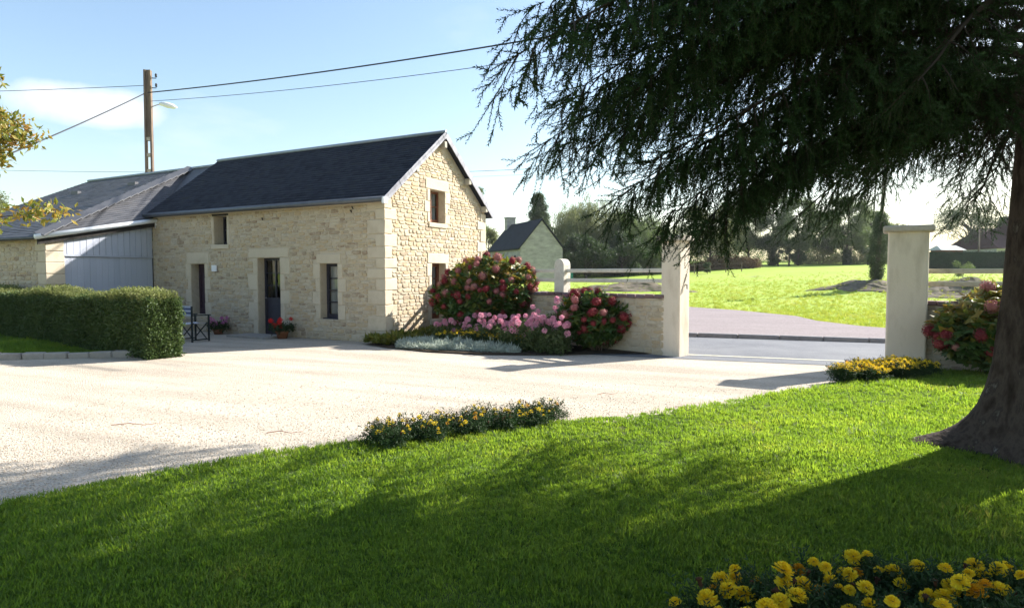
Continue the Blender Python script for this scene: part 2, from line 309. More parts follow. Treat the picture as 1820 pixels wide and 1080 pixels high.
def gravel_mat(name, cols, scale, bumpd, mottle=.80):
    m = bpy.data.materials.new(name); m.use_nodes = True; n, l = m.node_tree.nodes, m.node_tree.links
    b = n['Principled BSDF']; b.inputs['Roughness'].default_value = .95; b.inputs['Specular IOR Level'].default_value = .1
    g = n.new('ShaderNodeNewGeometry')
    v = n.new('ShaderNodeTexVoronoi'); v.inputs['Scale'].default_value = scale; l.new(g.outputs['Position'], v.inputs['Vector'])
    nz = n.new('ShaderNodeTexNoise'); nz.inputs['Scale'].default_value = .55; nz.inputs['Detail'].default_value = 9; nz.inputs['Roughness'].default_value = .65; l.new(g.outputs['Position'], nz.inputs['Vector'])
    sp = n.new('ShaderNodeSeparateColor'); l.new(v.outputs['Color'], sp.inputs[0])
    mx = n.new('ShaderNodeMix'); mx.inputs[0].default_value = .5; l.new(nz.outputs['Fac'], mx.inputs[2]); l.new(sp.outputs[0], mx.inputs[3])
    cr = n.new('ShaderNodeValToRGB'); el = cr.color_ramp.elements
    while len(el) < len(cols): el.new(.5)
    for i, (e, c) in enumerate(zip(el, cols)): e.position = .15 + .7 * i / (len(cols) - 1); e.color = (*c, 1)
    l.new(mx.outputs[0], cr.inputs[0])
    rot = n.new('ShaderNodeVectorRotate'); rot.rotation_type = 'Z_AXIS'; rot.inputs['Angle'].default_value = .42; l.new(g.outputs['Position'], rot.inputs['Vector'])
    ml = n.new('ShaderNodeVectorMath'); ml.operation = 'MULTIPLY'; ml.inputs[1].default_value = (.22, 1.6, 1); l.new(rot.outputs[0], ml.inputs[0])
    n3 = n.new('ShaderNodeTexNoise'); n3.inputs['Scale'].default_value = 1.1; n3.inputs['Detail'].default_value = 6; l.new(ml.outputs[0], n3.inputs['Vector'])
    m3 = n.new('ShaderNodeMapRange'); m3.inputs['From Min'].default_value = .35; m3.inputs['From Max'].default_value = .6; m3.inputs['To Min'].default_value = mottle; m3.inputs['To Max'].default_value = 1.03; l.new(n3.outputs['Fac'], m3.inputs[0])
    vm_ = n.new('ShaderNodeVectorMath'); vm_.operation = 'SCALE'; l.new(cr.outputs[0], vm_.inputs[0]); l.new(m3.outputs[0], vm_.inputs['Scale']); l.new(vm_.outputs[0], b.inputs['Base Color'])
    bp = n.new('ShaderNodeBump'); bp.inputs['Strength'].default_value = .8; bp.inputs['Distance'].default_value = bumpd; bp.invert = True
    l.new(v.outputs['Distance'], bp.inputs['Height']); l.new(bp.outputs[0], b.inputs['Normal']); return m
M['gravel'] = gravel_mat('limestone_gravel', [(.34, .265, .20), (.49, .42, .335), (.54, .475, .385), (.585, .52, .43)], 60, .010)
M['verge'] = gravel_mat('pink_grit', [(.20, .165, .165), (.275, .235, .235), (.33, .285, .28)], 30, .015, .95)
M['turf'] = mat('turf', [(.04, .065, .014), (.075, .115, .02), (.11, .12, .04)], .95, 2.2, 9, 0, 1, 40, .1)
M['field'] = mat('young_crop', [(.22, .31, .045), (.28, .38, .055), (.32, .40, .07), (.22, .22, .10)], .9, .22, 11, 0, .9, 9, .1, pos=[0, .35, .75, 1])

# ------------------------------------------------------------------ terrain
def hill(x, y):
    s = .030 + .024 * min(1, max(0, (x - 5) / 30))
    d = max(0, math.sqrt(x * x * .35 + y * y) - 31)
    h = s * d - .00011 * d * d
    if d > 130: h = s * 130 - .00011 * 16900
    return h
mounds = [(23.9, 42, .95, 2.8, 2), (26.6, 37, 1.05, 3.4, 2), (31, 36, .9, 3, 2), (8.2, 45, .85, 3.4, 2)]
def terrain(x, y):
    h = hill(x, y) - .03
    for mx_, my_, mh, sx, sy in mounds:
        u = ((x - mx_) / sx) ** 2 + ((y - my_) / sy) ** 2
        if u < 6: h += mh * math.exp(-u * 1.2) * (.8 + .15 * math.sin(x * 1.3 + y) + .08 * math.sin(x * 3 - y * 2.3))
    return h
def ring_axis(lo, hi, fine_lo, fine_hi, fs, g=1.25):
    a = list(np.arange(fine_lo, fine_hi + fs, fs)); s = fs
    while a[-1] < hi: s *= g; a.append(a[-1] + s)
    s = fs
    while a[0] > lo: s *= g; a.insert(0, a[0] - s)
    return a
xs = ring_axis(-500, 500, -12, 40, .6); ys = ring_axis(-200, 600, 16, 62, .6)
b = MB(); V = [(x, y, terrain(x, y)) for y in ys for x in xs]; nx = len(xs)
b.add(V, [(j * nx + i, j * nx + i + 1, (j + 1) * nx + i + 1, (j + 1) * nx + i) for j in range(len(ys) - 1) for i in range(nx - 1)])
b.build('field', M['field'], smooth=True, kind='structure')
# earth heaps: their own bare sheet a little proud of the field
for i, (mx_, my_, mh, sx, sy) in enumerate(mounds):
    b = MB(); n = 26; rr = 12; V = []
    for j in range(rr + 1):
        for k in range(n):
            a = 2 * math.pi * k / n; q = j / rr * 1.35 * (1 + .18 * math.sin(3 * a + i) + .1 * math.sin(7 * a)); x, y = mx_ + sx * q * math.cos(a), my_ + sy * q * math.sin(a)
            edge = -.06 if j == rr else .05
            V.append((x, y, terrain(x, y) + edge + (random.uniform(-.03, .05) if 0 < j < rr - 1 else 0)))
    b.add(V, [(j * n + k, j * n + (k + 1) % n, (j + 1) * n + (k + 1) % n, (j + 1) * n + k) for j in range(rr) for k in range(n)])
    b.build('earth_mound', M['earth'], smooth=False, kind='structure')

def sheet(name, poly, z, m, parent=None, **k):
    bm = bmesh.new(); vs_ = [bm.verts.new((p[0], p[1], z)) for p in poly]; f = bm.faces.new(vs_)
    if f.normal.z < 0: f.normal_flip()
    bmesh.ops.triangulate(bm, faces=[f]); me = bpy.data.meshes.new(name); bm.to_mesh(me); bm.free(); me.materials.append(m); return link(name, me, parent, **k)
# gravel yard
sheet('gravel_yard', [(-30, -12), (12, -12), (12, 9.6), (7.4, 11.5), (6.3, 12.05), (3.4, 12.9), (2.9, 13.6), (-1.6, 18.1), (-1.2, 20), (-22, 31), (-30, 20)], .0, M['gravel'], kind='structure')
# road, curving away to the left behind the wall
def rd(s):                                   # centre line of the road
    P0_, d0 = Vector((5.6, 14.2)), Vector((.94, -.34)).normalized()
    if s >= 0: return P0_ + d0 * s, d0
    a0 = math.atan2(d0.y, d0.x); p = P0_.copy(); st = .25; t = 0
    ang = lambda t: a0 + .12 * max(min(t + 2, 0), -5)
    while t > s: p -= Vector((math.cos(ang(t)), math.sin(ang(t)))) * st; t -= st
    return p, Vector((math.cos(ang(s)), math.sin(ang(s))))
def ribbon(name, s0, s1, o0, o1, z, m, st=.5, **k):
    b = MB(); V = []; n = int((s1 - s0) / st)
    for i in range(n + 1):
        p, d = rd(s0 + (s1 - s0) * i / n); q = Vector((-d.y, d.x))
        for o in (o0, o1): V.append((p.x + q.x * o, p.y + q.y * o, z))
    b.add(V, [(2 * i, 2 * i + 2, 2 * i + 3, 2 * i + 1) for i in range(n)]); return b.build(name, m, **k)
# ribbon normals may face down; fix by flipping winding where needed
road = ribbon('road', -60, 40, -2.5, 2.1, .006, M['asphalt'], kind='structure')
ribbon('road_edge_line', -40, 30, -1.86, -1.75, .011, M['paint_line'], kind='structure')
for i in range(-14, 13):
    p, d = rd(i * 1.0); q = Vector((-d.y, d.x)); c = p + q * 2.19
    if i == -14: kb = bevel_box(.985, .16, .22, M['kerb'], 'kerb_stone', .015, .004)
    link('kerb_stone', kb, road, (c.x, c.y, .0), (0, 0, math.atan2(d.y, d.x)))
# pink grit lay-by
vp = []
for s in np.arange(-24, 36, 1.5):
    p, d = rd(s); q = Vector((-d.y, d.x)); vp.append(p + q * 2.28)
sheet('grit_layby', [(p.x, p.y) for p in vp] + [(40, 6.5), (14, 16.6), (11.6, 17.6), (10.7, 19.3), (10.4, 21.6), (10.8, 24), (10.0, 28), (8.6, 31), (3, 32.5), (-6, 33)], .085, M['verge'], kind='structure')

# ------------------------------------------------------------------ lawns
lawn_px = [(0, 900), (150, 872), (300, 850), (480, 818), (640, 800), (760, 772), (880, 760), (990, 756), (1120, 750), (1250, 730), (1400, 700), (1500, 685), (1560, 672), (1650, 664)]
lawn_poly = [(-9, 1.0), (-5.2, 3.3)] + [tuple(gp(*p)[:2]) for p in lawn_px] + [(7.3, 10.6), (10.5, 9.3), (14, 6), (14, -4), (-9, -4)]
def lawn_h(x, y): return .05 + .018 * math.sin(x * 1.3 + y * .7) + .014 * math.sin(y * 2.1 - x * .9)
def lawn_mesh(poly, name, step=.3):
    bm = bmesh.new(); f = bm.faces.new([bm.verts.new((p[0], p[1], 0)) for p in poly])
    if f.normal.z < 0: f.normal_flip()
    lo = [min(p[i] for p in poly) for i in (0, 1)]; hi = [max(p[i] for p in poly) for i in (0, 1)]
    for ax in (0, 1):
        no = Vector((1, 0, 0)) if ax == 0 else Vector((0, 1, 0))
        for c in np.arange(lo[ax] + step, hi[ax], step):
            bmesh.ops.bisect_plane(bm, geom=bm.verts[:] + bm.edges[:] + bm.faces[:], plane_co=no * c, plane_no=no)
    bd = [v for v in bm.verts if v.is_boundary]
    for v in bm.verts: v.co.z = lawn_h(v.co.x, v.co.y)
    for v in bd: v.co.z = -.012 if False else .006
    me = bpy.data.meshes.new(name); bm.to_mesh(me); bm.free(); me.materials.append(M['turf'])
    me.polygons.foreach_set('use_smooth', [True] * len(me.polygons)); return link(name, me, kind='structure')
lawn_mesh(lawn_poly, 'lawn')

# ------------------------------------------------------------------ stone laying
def stone_protos(mat_, n=8):
    out = []
    for k in range(n):
        b = MB(); m = 8; an = sorted((i + random.uniform(-.25, .25)) * 2 * math.pi / m for i in range(m))
        ring = []
        for a in an:
            c, s_ = math.cos(a), math.sin(a); q = 1 / (abs(c) ** 5 + abs(s_) ** 5) ** .2 * random.uniform(.88, 1.0); ring.append((.5 * q * c, .5 * q * s_))
        V = [(x, .5, z) for x, z in ring] + [(x * .98, -.2, z * .98) for x, z in ring] + [(x * .82 + random.uniform(-.03, .03), -.5 + random.uniform(-.12, .1), z * .76) for x, z in ring]
        F = [(i, i + m, (i + 1) % m + m, (i + 1) % m) for i in range(m)] + [(i + m, i + 2 * m, (i + 1) % m + 2 * m, (i + 1) % m + m) for i in range(m)] + [tuple(range(2 * m, 3 * m))]
        b.add(V, [f[::-1] if len(f) == 4 else f for f in F]); out.append(b)
    return out
STONE = stone_protos(None); STONE_ME = [s.mesh('stone', M['rubble']) for s in STONE]
def lay(x0, x1, z0, z1, blocked, inside=None, hmin=.05, hmax=.125, wmin=.09, wmax=.34):
    """rubble courses; blocked: list of rects (x0,x1,z0,z1) kept free"""
    out = []; z = z0
    while z < z1 - .03:
        h = min(random.uniform(hmin, hmax), z1 - z); x = x0 + random.uniform(-.1, 0)
        while x < x1:
            wd = random.uniform(wmin, wmax) * (1 if random.random() < .85 else 1.25)
            a, c = max(x, x0), min(x + wd, x1); pieces = [(a, c, z, z + h)]
            if h > .11 and random.random() < .3:
                zz_ = z + h * random.uniform(.4, .6); pieces = [(a, c, z, zz_), (a, c, zz_, z + h)]
            for q in pieces:
                jz = random.uniform(-.012, .012); q = [q[0], q[1], q[2] + jz, q[3] + jz]
                for r in blocked:      # trim against dressed stones and openings
                    if q[0] < r[1] and q[1] > r[0] and q[2] < r[3] - .01 and q[3] > r[2] + .01:
                        if q[0] < r[0] and r[0] - q[0] > .06: q[1] = r[0] - .005
                        elif q[1] > r[1] and q[1] - r[1] > .06: q[0] = r[1] + .005
                        else: q = None; break
                if q and q[1] - q[0] > .05 and q[3] - q[2] > .03 and (inside is None or all(inside(x_, z_) for x_ in q[:2] for z_ in q[2:])): out.append(q)
            x += wd + .004
        z += h + .003
    return out
def put_stones(rects, parent, frame, most, stuff_name='rubble_stones'):
    """frame(x,z)->(loc), rz: stones stand proud of the mortar face"""
    rects = sorted(rects, key=lambda q: -(q[1] - q[0]) * (q[3] - q[2])); fn, rz = frame; big = MB(); Rz = Matrix.Rotation(rz, 4, 'Z')
    for i, q in enumerate(rects):
        wx, wz = (q[1] - q[0]) * 1.0, (q[3] - q[2]) * 1.0; c = fn((q[0] + q[1]) / 2, (q[2] + q[3]) / 2); dp = random.uniform(.014, .034); rot = random.uniform(-.05, .05)
        if i < most: link('stone', STONE_ME[i % len(STONE_ME)], parent, c, (0, rot, rz) if rz == 0 else (0, 0, rz), (wx, dp, wz))
        else:
            p = STONE[i % len(STONE)]; T = Matrix.Translation(c) @ Rz @ Matrix.Rotation(rot, 4, 'Y') @ Matrix.Diagonal((wx, dp, wz, 1)); big.add([T @ Vector(v) for v in p.v], p.f)
    if big.v: big.build(stuff_name, M['rubble'], parent, kind='stuff')

def wall_cells(b, x0, x1, z0, z1, y0, y1, ops, M_=None):
    X = sorted({x0, x1, *[v for o in ops for v in o[:2]]}); Z = sorted({z0, z1, *[v for o in ops for v in o[2:]]})
    for i in range(len(X) - 1):
        for j in range(len(Z) - 1):
            cx_, cz_ = (X[i] + X[i + 1]) / 2, (Z[j] + Z[j + 1]) / 2
            if any(o[0] < cx_ < o[1] and o[2] < cz_ < o[3] for o in ops): continue
            b.box((X[i], y0, Z[j]), (X[i + 1], y1, Z[j + 1]), 0, M_)

# ------------------------------------------------------------------ main stone house (local x along the front, y inwards)
P0 = gp(685, 610); HA = R(-28.2)
house = empty('stone_house', P0, HA, label='two storey stone house with dark slate roof and navy front door', cat='house')
Hm = Matrix.Translation(P0) @ Matrix.Rotation(HA, 4, 'Z')
W_, D_, EV, RY, RZ = 9.0, 4.68, 3.52, 2.36, 5.47     # length, depth, wall top, ridge
SL = (RZ - 3.50) / (RY + .17)
G90 = Matrix.Rotation(math.pi / 2, 4, 'Z')           # facade frame -> gable frame
f_ops = dict(door=(-4.39, -3.53, .02, 2.1), win=(-2.09, -1.50, .52, 1.93), winl=(-7.2, -6.6, .5, 1.96), winu=(-6.15, -5.6, 2.5, 3.3))
g_ops = dict(up=(1.86, 2.54, 3.03, 3.9), low=(1.92, 2.55, .45, 1.95))
b = MB(); wall_cells(b, -W_, 0, 0, EV, 0, .45, list(f_ops.values())); b.build('front_wall', M['mortar'], house)
b = MB(); wall_cells(b, .452, D_ - .452, 0, EV, 0, .45, list(g_ops.values())[1:] + [(1.86, 2.54, 3.03, EV)], G90)
top = [Vector((0, y, z)) for y, z in ((.452, EV), (1.86, EV), (1.86, 3.9), (2.54, 3.9), (2.54, EV), (D_ - .452, EV))]
# gable triangle: rings of polygons left, right of and above the upper window
def prism(b, poly, x0, x1):
    n = len(poly); V = [(x0, y, z) for y, z in poly] + [(x1, y, z) for y, z in poly]
    b.add(V, [tuple(range(n)), tuple(range(2 * n - 1, n - 1, -1))] + [(i, i + n, (i + 1) % n + n, (i + 1) % n) for i in range(n)])
rake = lambda y: RZ - .10 - SL * abs(y - RY)
prism(b, [(0.0, EV), (1.86, EV), (1.86, rake(1.86)), (0.0, rake(0))][::-1], -.45, 0)
prism(b, [(2.54, EV), (D_, EV), (D_, rake(D_)), (2.54, rake(2.54))][::-1], -.45, 0)
prism(b, [(1.86, 3.9), (2.54, 3.9), (2.54, rake(2.54)), (RY, rake(RY)), (1.86, rake(1.86))][::-1], -.45, 0)
b.build('gable_wall', M['mortar'], house)
b = MB().box((-W_, D_ - .45, 0), (0, D_, EV)).box((-W_, .452, 0), (-W_ + .45, D_ - .452, EV)); b.build('rear_wall', M['mortar'], house)
b = MB(); prism(b, [(0.0, EV), (D_, EV), (D_, rake(D_)), (RY, rake(RY)), (0, rake(0))][::-1], -W_, -W_ + .4); b.build('far_gable', M['mortar'], house)
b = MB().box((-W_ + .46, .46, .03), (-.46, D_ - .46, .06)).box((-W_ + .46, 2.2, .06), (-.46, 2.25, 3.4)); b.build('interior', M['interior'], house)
# dressed stones: quoins, lintels, jambs, sills
blocked_f, blocked_g = [], []
def dressed(name, x0, x1, z0, z1, gable=False, depth=.26, proud=.02, jit=.006, m='dressed'):
    me = bevel_box(x1 - x0 - .006, depth + proud, z1 - z0 - .006, M[m], name, .012, jit); c = Vector(((x0 + x1) / 2, (depth - proud) / 2, (z0 + z1) / 2))
    if gable: c = G90 @ c; blocked_g.append((x0, x1, z0, z1))
    else: blocked_f.append((x0, x1, z0, z1))
    return link(name, me, house, c, (0, 0, math.pi / 2 if gable else 0))
z = .02; k = 0
while z < EV - .15:
    h = min(random.uniform(.24, .36), EV - .01 - z); a, c = (.52, .27) if k % 2 else (.26, .46)
    me = bevel_box(a + .02, c + .02, h - .008, M['dressed'], 'quoin', .014, .006); link('quoin', me, house, ((.02 - a) / 2, (c - .02) / 2, z + h / 2))
    blocked_f.append((-a, .05, z, z + h)); blocked_g.append((-.05, c, z, z + h))
    me = bevel_box(.3, c + .035, h - .008, M['dressed'], 'quoin', .014, .006); link('quoin', me, house, (-.115, D_ - (c - .035) / 2, z + h / 2)); blocked_g.append((D_ - c, D_ + .05, z, z + h))
    z += h; k += 1
def surround(o, gable, lint, ext, widths, jh=.36, sill=True, dark=False):
    x0, x1, z0, z1 = o
    if dark: dressed('lintel', x0 - .08, x1 + .06, z1, z1 + .09, gable, m='dark_wood')
    else: dressed('lintel', x0 - ext, x1 + ext, z1, z1 + lint, gable)
    n = max(1, round((z1 - z0) / jh)); zc = [z0 + (z1 - z0) * i / n + (random.uniform(-.04, .04) if 0 < i < n else 0) for i in range(n + 1)]
    for i in range(n):
        wl, wr = widths[i % 2], widths[(i + 1) % 2]
        dressed('jamb_stone', x0 - wl * random.uniform(.9, 1.1), x0, zc[i], zc[i + 1], gable); dressed('jamb_stone', x1, x1 + wr * random.uniform(.9, 1.1), zc[i], zc[i + 1], gable)
    if sill: dressed('sill', x0 - .1, x1 + .1, z0 - .13, z0, gable, proud=.05)
surround(f_ops['door'], False, .25, .34, (.18, .36), .4, False)
surround(f_ops['win'], False, .24, .12, (.16, .27), .34, False)
surround(f_ops['winl'], False, .32, .2, (.15, .26), .4, False)
surround(f_ops['winu'], False, .1, .1, (.10, .12), .4, True, True)
surround(g_ops['up'], True, .27, .2, (.14, .26), .34, True)
surround(g_ops['low'], True, .27, .2, (.15, .24), .36, True)
dressed('eave_course', -W_ + .02, -.3, EV - .17, EV - .003, depth=.1, proud=.03, jit=0)
# rubble
rf = lay(-W_, 0, .0, EV - .17, blocked_f + list(f_ops.values())); rg = lay(0, D_, .0, RZ, blocked_g + list(g_ops.values()), lambda y, z: z < rake(y) - .02)
put_stones(rf, house, (lambda x, z: Vector((x, -.005, z)), 0), 170); put_stones(rg, house, (lambda y, z: Vector((.005, y, z)), math.pi / 2), 130)
# windows and doors (built in facade frame, turned for the gable)
def joinery(name, o, gable, depth, pm, cols, rows, z_panel=0, curtain=False, sash=.055, handle=False, label=None):
    x0, x1, z0, z1 = o; T = (G90 if gable else Matrix.Identity(4)); rot = (0, 0, math.pi / 2) if gable else (0, 0, 0)
    b = MB(); y0, y1 = depth, depth + .06; s = sash
    b.box((x0, y0, z0), (x0 + s, y1, z1)).box((x1 - s, y0, z0), (x1, y1, z1)).box((x0 + s, y0, z1 - s), (x1 - s, y1, z1)).box((x0 + s, y0, z0), (x1 - s, y1, z0 + s + (.05 if not z_panel else .08)))
    root = b.build(name, M[pm], house, rot=rot)
    if label: root['label'] = label
    gz0 = z0 + s + .05
    if z_panel:
        b = MB().box((x0 + s, y0 + .02, z0 + .10), (x1 - s, y1 - .012, z_panel - .06)).box((x0 + s, y0 + .004, z_panel - .06), (x1 - s, y1 - .004, z_panel)).box((x0 + s + .07, y0 + .008, z0 + .22), (x1 - s - .07, y0 + .03, z_panel - .16)); b.build('door_panel', M[pm], root); gz0 = z_panel
    gx0, gx1, gz1 = x0 + s, x1 - s, z1 - s; t = .028
    for i in range(1, cols):
        xx = gx0 + (gx1 - gx0) * i / cols; MB().box((xx - t / 2 - .006, y0 + .006, gz0), (xx + t / 2 + .006, y1 - .006, gz1)).build('mullion', M[pm], root)
    for j in range(1, rows):
        zj = gz0 + (gz1 - gz0) * j / rows; b = MB()
        for i in range(cols):
            xa, xb = gx0 + (gx1 - gx0) * i / cols, gx0 + (gx1 - gx0) * (i + 1) / cols; b.box((xa + (.02 if i else 0), y0 + .01, zj - t / 2), (xb - (.02 if i < cols - 1 else 0), y1 - .01, zj + t / 2))
        b.build('glazing_bar', M[pm], root)
    for i in range(cols):
        for j in range(rows):
            xa, xb = gx0 + (gx1 - gx0) * i / cols, gx0 + (gx1 - gx0) * (i + 1) / cols; za, zb = gz0 + (gz1 - gz0) * j / rows, gz0 + (gz1 - gz0) * (j + 1) / rows
            yy = y0 + .032; q = MB().add([(xa, yy, za), (xb, yy, za), (xb, yy + random.uniform(-.004, .004), zb), (xa, yy, zb)], [(0, 1, 2, 3)]); q.build('pane', M['glass'], root)
    if curtain:
        b = MB(); n = 40; V = []
        for i in range(n + 1):
            x = gx0 + (gx1 - gx0) * i / n; y = y1 + .025 + .018 * math.sin(i * 1.3) + .008 * math.sin(i * 3.1); V += [(x, y, gz0 - .02), (x, y, gz1)]
        b.add(V, [(2 * i, 2 * i + 2, 2 * i + 3, 2 * i + 1) for i in range(n)]); b.build('curtain', M['curtain'], root)
    if handle:
        MB().tube([(x0 + .035, y0, z0 + 1.0), (x0 + .035, y0 - .05, z0 + 1.0), (x0 + .13, y0 - .05, z0 + 1.0)], .011, 6).build('door_handle', M['metal'], root, True)
    return root
joinery('front_door', f_ops['door'], False, .22, 'navy', 2, 3, 1.02, False, .07, True)
joinery('curtained_window', f_ops['win'], False, .22, 'navy', 1, 4, 0, True, .07)
MB().box((-2.11, .07, .50), (-1.49, .215, .545)).build('window_board', M['navy'], house)
joinery('shuttered_window', f_ops['winl'], False, .24, 'maroon', 1, 1, 1.88, False, .08)
joinery('loft_window', f_ops['winu'], False, .30, 'navy', 1, 2, 0, False, .05)
joinery('upper_gable_window', g_ops['up'], True, .2, 'brown_wood', 2, 2, 0, True, .06)
joinery('lower_gable_window', g_ops['low'], True, .2, 'brown_wood', 1, 4, 0, True, .09)
MB().box((-4.75, -.75, -.01), (-3.3, .0, .05)).build('door_step', M['edging'], house)
me = bevel_box(.2, .05, .18, M['white_pvc'], 'wall_plaque', .008); link('wall_plaque', me, house, (-6.1, -.06, 1.83))
for x, z in ((-5.02 + .9, 3.16), (-.95, 3.3), (-1.0, 3.22)):
    MB().tube([(x, -.03, z), (x, -.07, z), (x + .05, -.075, z - .05)], .014, 6).build('wall_hook', M['dark_wood'], house)

# roof: boarded core, slates, ridge, verge, gutter, purlins
xr0, xr1 = -W_ - .04, .17; ye = -.19; zr = lambda y: RZ - SL * abs(y - RY)
b = MB()
for y0, y1 in ((ye, RY), (RY, 2 * RY - ye)):
    th = .10; V = [(xr0, y0, zr(y0) - .02), (xr1, y0, zr(y0) - .02), (xr1, y1, zr(y1) - .02), (xr0, y1, zr(y1) - .02)]; V += [(x, y, z - th) for x, y, z in V]
    b.add(V, [(0, 1, 2, 3), (7, 6, 5, 4), (0, 4, 5, 1), (1, 5, 6, 2), (2, 6, 7, 3), (3, 7, 4, 0)])
roof = b.build('roof', M['slate'], house)
def slates(fn, lw, rows, wd, mat_, parent, lift=.012, nrm=None):
    b = MB()
    for j in range(rows):
        v0, v1 = j / rows, min(1.0, (j + 1) / rows + .25 / rows); L0 = (Vector(fn(1, v0)) - Vector(fn(0, v0))).length; n = max(1, round(L0 / wd)); off = .5 * (j % 2)
        for i in range(-1, n + 1):
            u0, u1 = max(0, (i + off + .015) / n), min(1, (i + off + .985) / n)
            if u1 - u0 < .15 / n: continue
            A, B, C_, D__ = (Vector(fn(u, v)) for u, v in ((u0, v0), (u1, v0), (u1, v1), (u0, v1)))
            nn = (B - A).cross(D__ - A)
            if nn.length < 1e-9: continue
            nn.normalize(); l0 = lift + random.uniform(0, .007); A += nn * l0; B += nn * (l0 + random.uniform(-.003, .003)); C_ += nn * .001; D__ += nn * .001; dn = -nn * (l0 - .001)
            b.add([A, B, C_, D__, A + dn, B + dn], [(0, 1, 2, 3), (4, 5, 1, 0)])
    return b.build('slates', mat_, parent, kind='stuff')
slates(lambda u, v: (xr0 + (xr1 - xr0) * u, ye + (RY - ye) * v, zr(ye + (RY - ye) * v) - .018), 0, 26, .21, M['slate'], roof)
slates(lambda u, v: (xr1 + (xr0 - xr1) * u, 2 * RY - ye + (RY - 2 * RY + ye) * v, zr(ye + (RY - ye) * v) - .018), 0, 14, .4, M['slate'], roof)
MB().tube([(xr0 - .01, RY, RZ + .0), (xr1 + .01, RY, RZ + .0)], .055, 10).build('ridge_cap', M['zinc'], roof, True)
b = MB().tube([(xr0 + .02, ye - .05, zr(ye) - .06), (xr1, ye - .05, zr(ye) - .06)], .062, 10); b.build('gutter', M['gutter_zinc'], house, True)
me = bevel_box(.07, .16, .15, M['white_pvc'], 'gutter_end'); link('gutter_end', me, house, (xr1 + .02, ye - .02, zr(ye) - .1))
n = 22; Ls = math.hypot(RY - ye, zr(RY) - zr(ye)); ang = math.atan2(zr(RY) - zr(ye), RY - ye)
vm = bevel_box(.02, Ls / n * 1.06, .15, M['slate_verge_sunlit'], 'verge_slate', .004)
for side in (0, 1):
    for i in range(n):
        y = ye + (RY - ye) * (i + .5) / n; yy = y if side == 0 else 2 * RY - y
        link('verge_slate', vm, roof, (xr1 + .012 + random.uniform(-.004, .006), yy, zr(y) - .075), ((ang if side == 0 else -ang) + random.uniform(-.03, .03), 0, 0))
for y, z in ((RY, RZ - .34), (1.12, zr(1.12) - .20), (3.6, zr(3.6) - .20), (4.52, zr(4.52) - .19)):
    me = bevel_box(.30, .13, .17, M['render_grey'], 'purlin_end', .015, .006); link('purlin_end', me, house, (.03, y, z), (0, 0, 0))

# ------------------------------------------------------------------ garage wing with hipped slate roof
wing = empty('garage_wing', Hm @ Vector((-W_ - 3.5, -1.5, 0)), HA, label='low stone garage wing with boarded blue grey side and hipped slate roof', cat='outbuilding')
wo = Vector((-W_ - 3.5, -1.5, 0)); Lw = lambda *p: Vector(p) - wo
def wpart(b, name, m, parent=None, **k):
    b.v = [tuple(Vector(p) - wo) for p in b.v]; o = b.build(name, m, wing, **k)
    if parent: o.parent = parent
    return o
XW, YF = -W_ - .0, -2.94
b = MB().box((-16.5, YF, 0), (XW - .02, YF + .4, 2.66)).box((-16.5, YF + .402, 0), (-16.1, 4.6, 2.7)).box((-16.098, 4.2, 0), (XW - .1, 4.6, 2.7)); wpart(b, 'front_wall', M['mortar'])
b = MB(); prism(b, [(YF + .41, 2.705), (4.6, 2.705), (4.6, 2.95), (2.35, 5.15), (YF + .41, 2.75)][::-1], -16.5, -16.1); wpart(b, 'far_gable', M['mortar'])
rw = lay(-14.2, XW - .42, .1, 2.62, [], None, .07, .15, .14, .42)
put_stones(rw, wing, (lambda x, z: Vector((x, YF - .005, z)) - wo, 0), 160)
z = 0.02; k = 0
while z < 2.5:
    h = random.uniform(.26, .4); h = min(h, 2.66 - z); a = .48 if k % 2 else .36
    me = bevel_box(a + .03, .47, h - .008, M['dressed'], 'quoin', .014, .006); link('quoin', me, wing, Vector((XW + .015 - a / 2, YF + .21, z + h / 2)) - wo); z += h; k += 1
b = MB().box((XW - .16, YF + .45, 0), (XW - .06, -.01, 2.2)); 
# sloping head wall follows the tilted eave
eL, eR = (2.66, 3.28)
hz_ = lambda y: eL + (eR - eL) * (y - YF) / (0 - YF)
V = [(XW - .16, YF + .45, 2.2), (XW - .06, YF + .45, 2.2), (XW - .06, -.01, 2.2), (XW - .16, -.01, 2.2), (XW - .16, YF + .45, hz_(YF + .45)), (XW - .06, YF + .45, hz_(YF + .45)), (XW - .06, -.01, hz_(0)), (XW - .16, -.01, hz_(0))]
b.add(V, [(0, 3, 2, 1), (4, 5, 6, 7), (0, 1, 5, 4), (1, 2, 6, 5), (2, 3, 7, 6), (3, 0, 4, 7)]); wpart(b, 'side_wall', M['dark_wood'])
n = 15; y0 = YF + .34; st = (-.02 - y0) / n
for i in range(n):
    ya, yb = y0 + st * i + .005, y0 + st * (i + 1) - .005; j = random.uniform(0, .006)
    V = [(XW - .05 + j, ya, 2.2), (XW + .0 + j, ya, 2.2), (XW + .0 + j, yb, 2.2), (XW - .05 + j, yb, 2.2), (XW - .05 + j, ya, hz_(ya) - .13), (XW + j, ya, hz_(ya) - .13), (XW + j, yb, hz_(yb) - .13), (XW - .05 + j, yb, hz_(yb) - .13)]
    b = MB().add(V, [(0, 3, 2, 1), (4, 5, 6, 7), (0, 1, 5, 4), (1, 2, 6, 5), (2, 3, 7, 6), (3, 0, 4, 7)]); wpart(b, 'plank', M['planks'])
wpart(MB().box((XW - .05, y0, 2.155), (XW + .025, -.02, 2.196)), 'drip_board', M['planks'])
y0 = YF + .46; st = (-.02 - y0) / n
door = wpart(MB().box((XW - .058, y0 - .0, .03), (XW - .045, -.02, 2.15)), 'garage_door', M['dark_wood'])
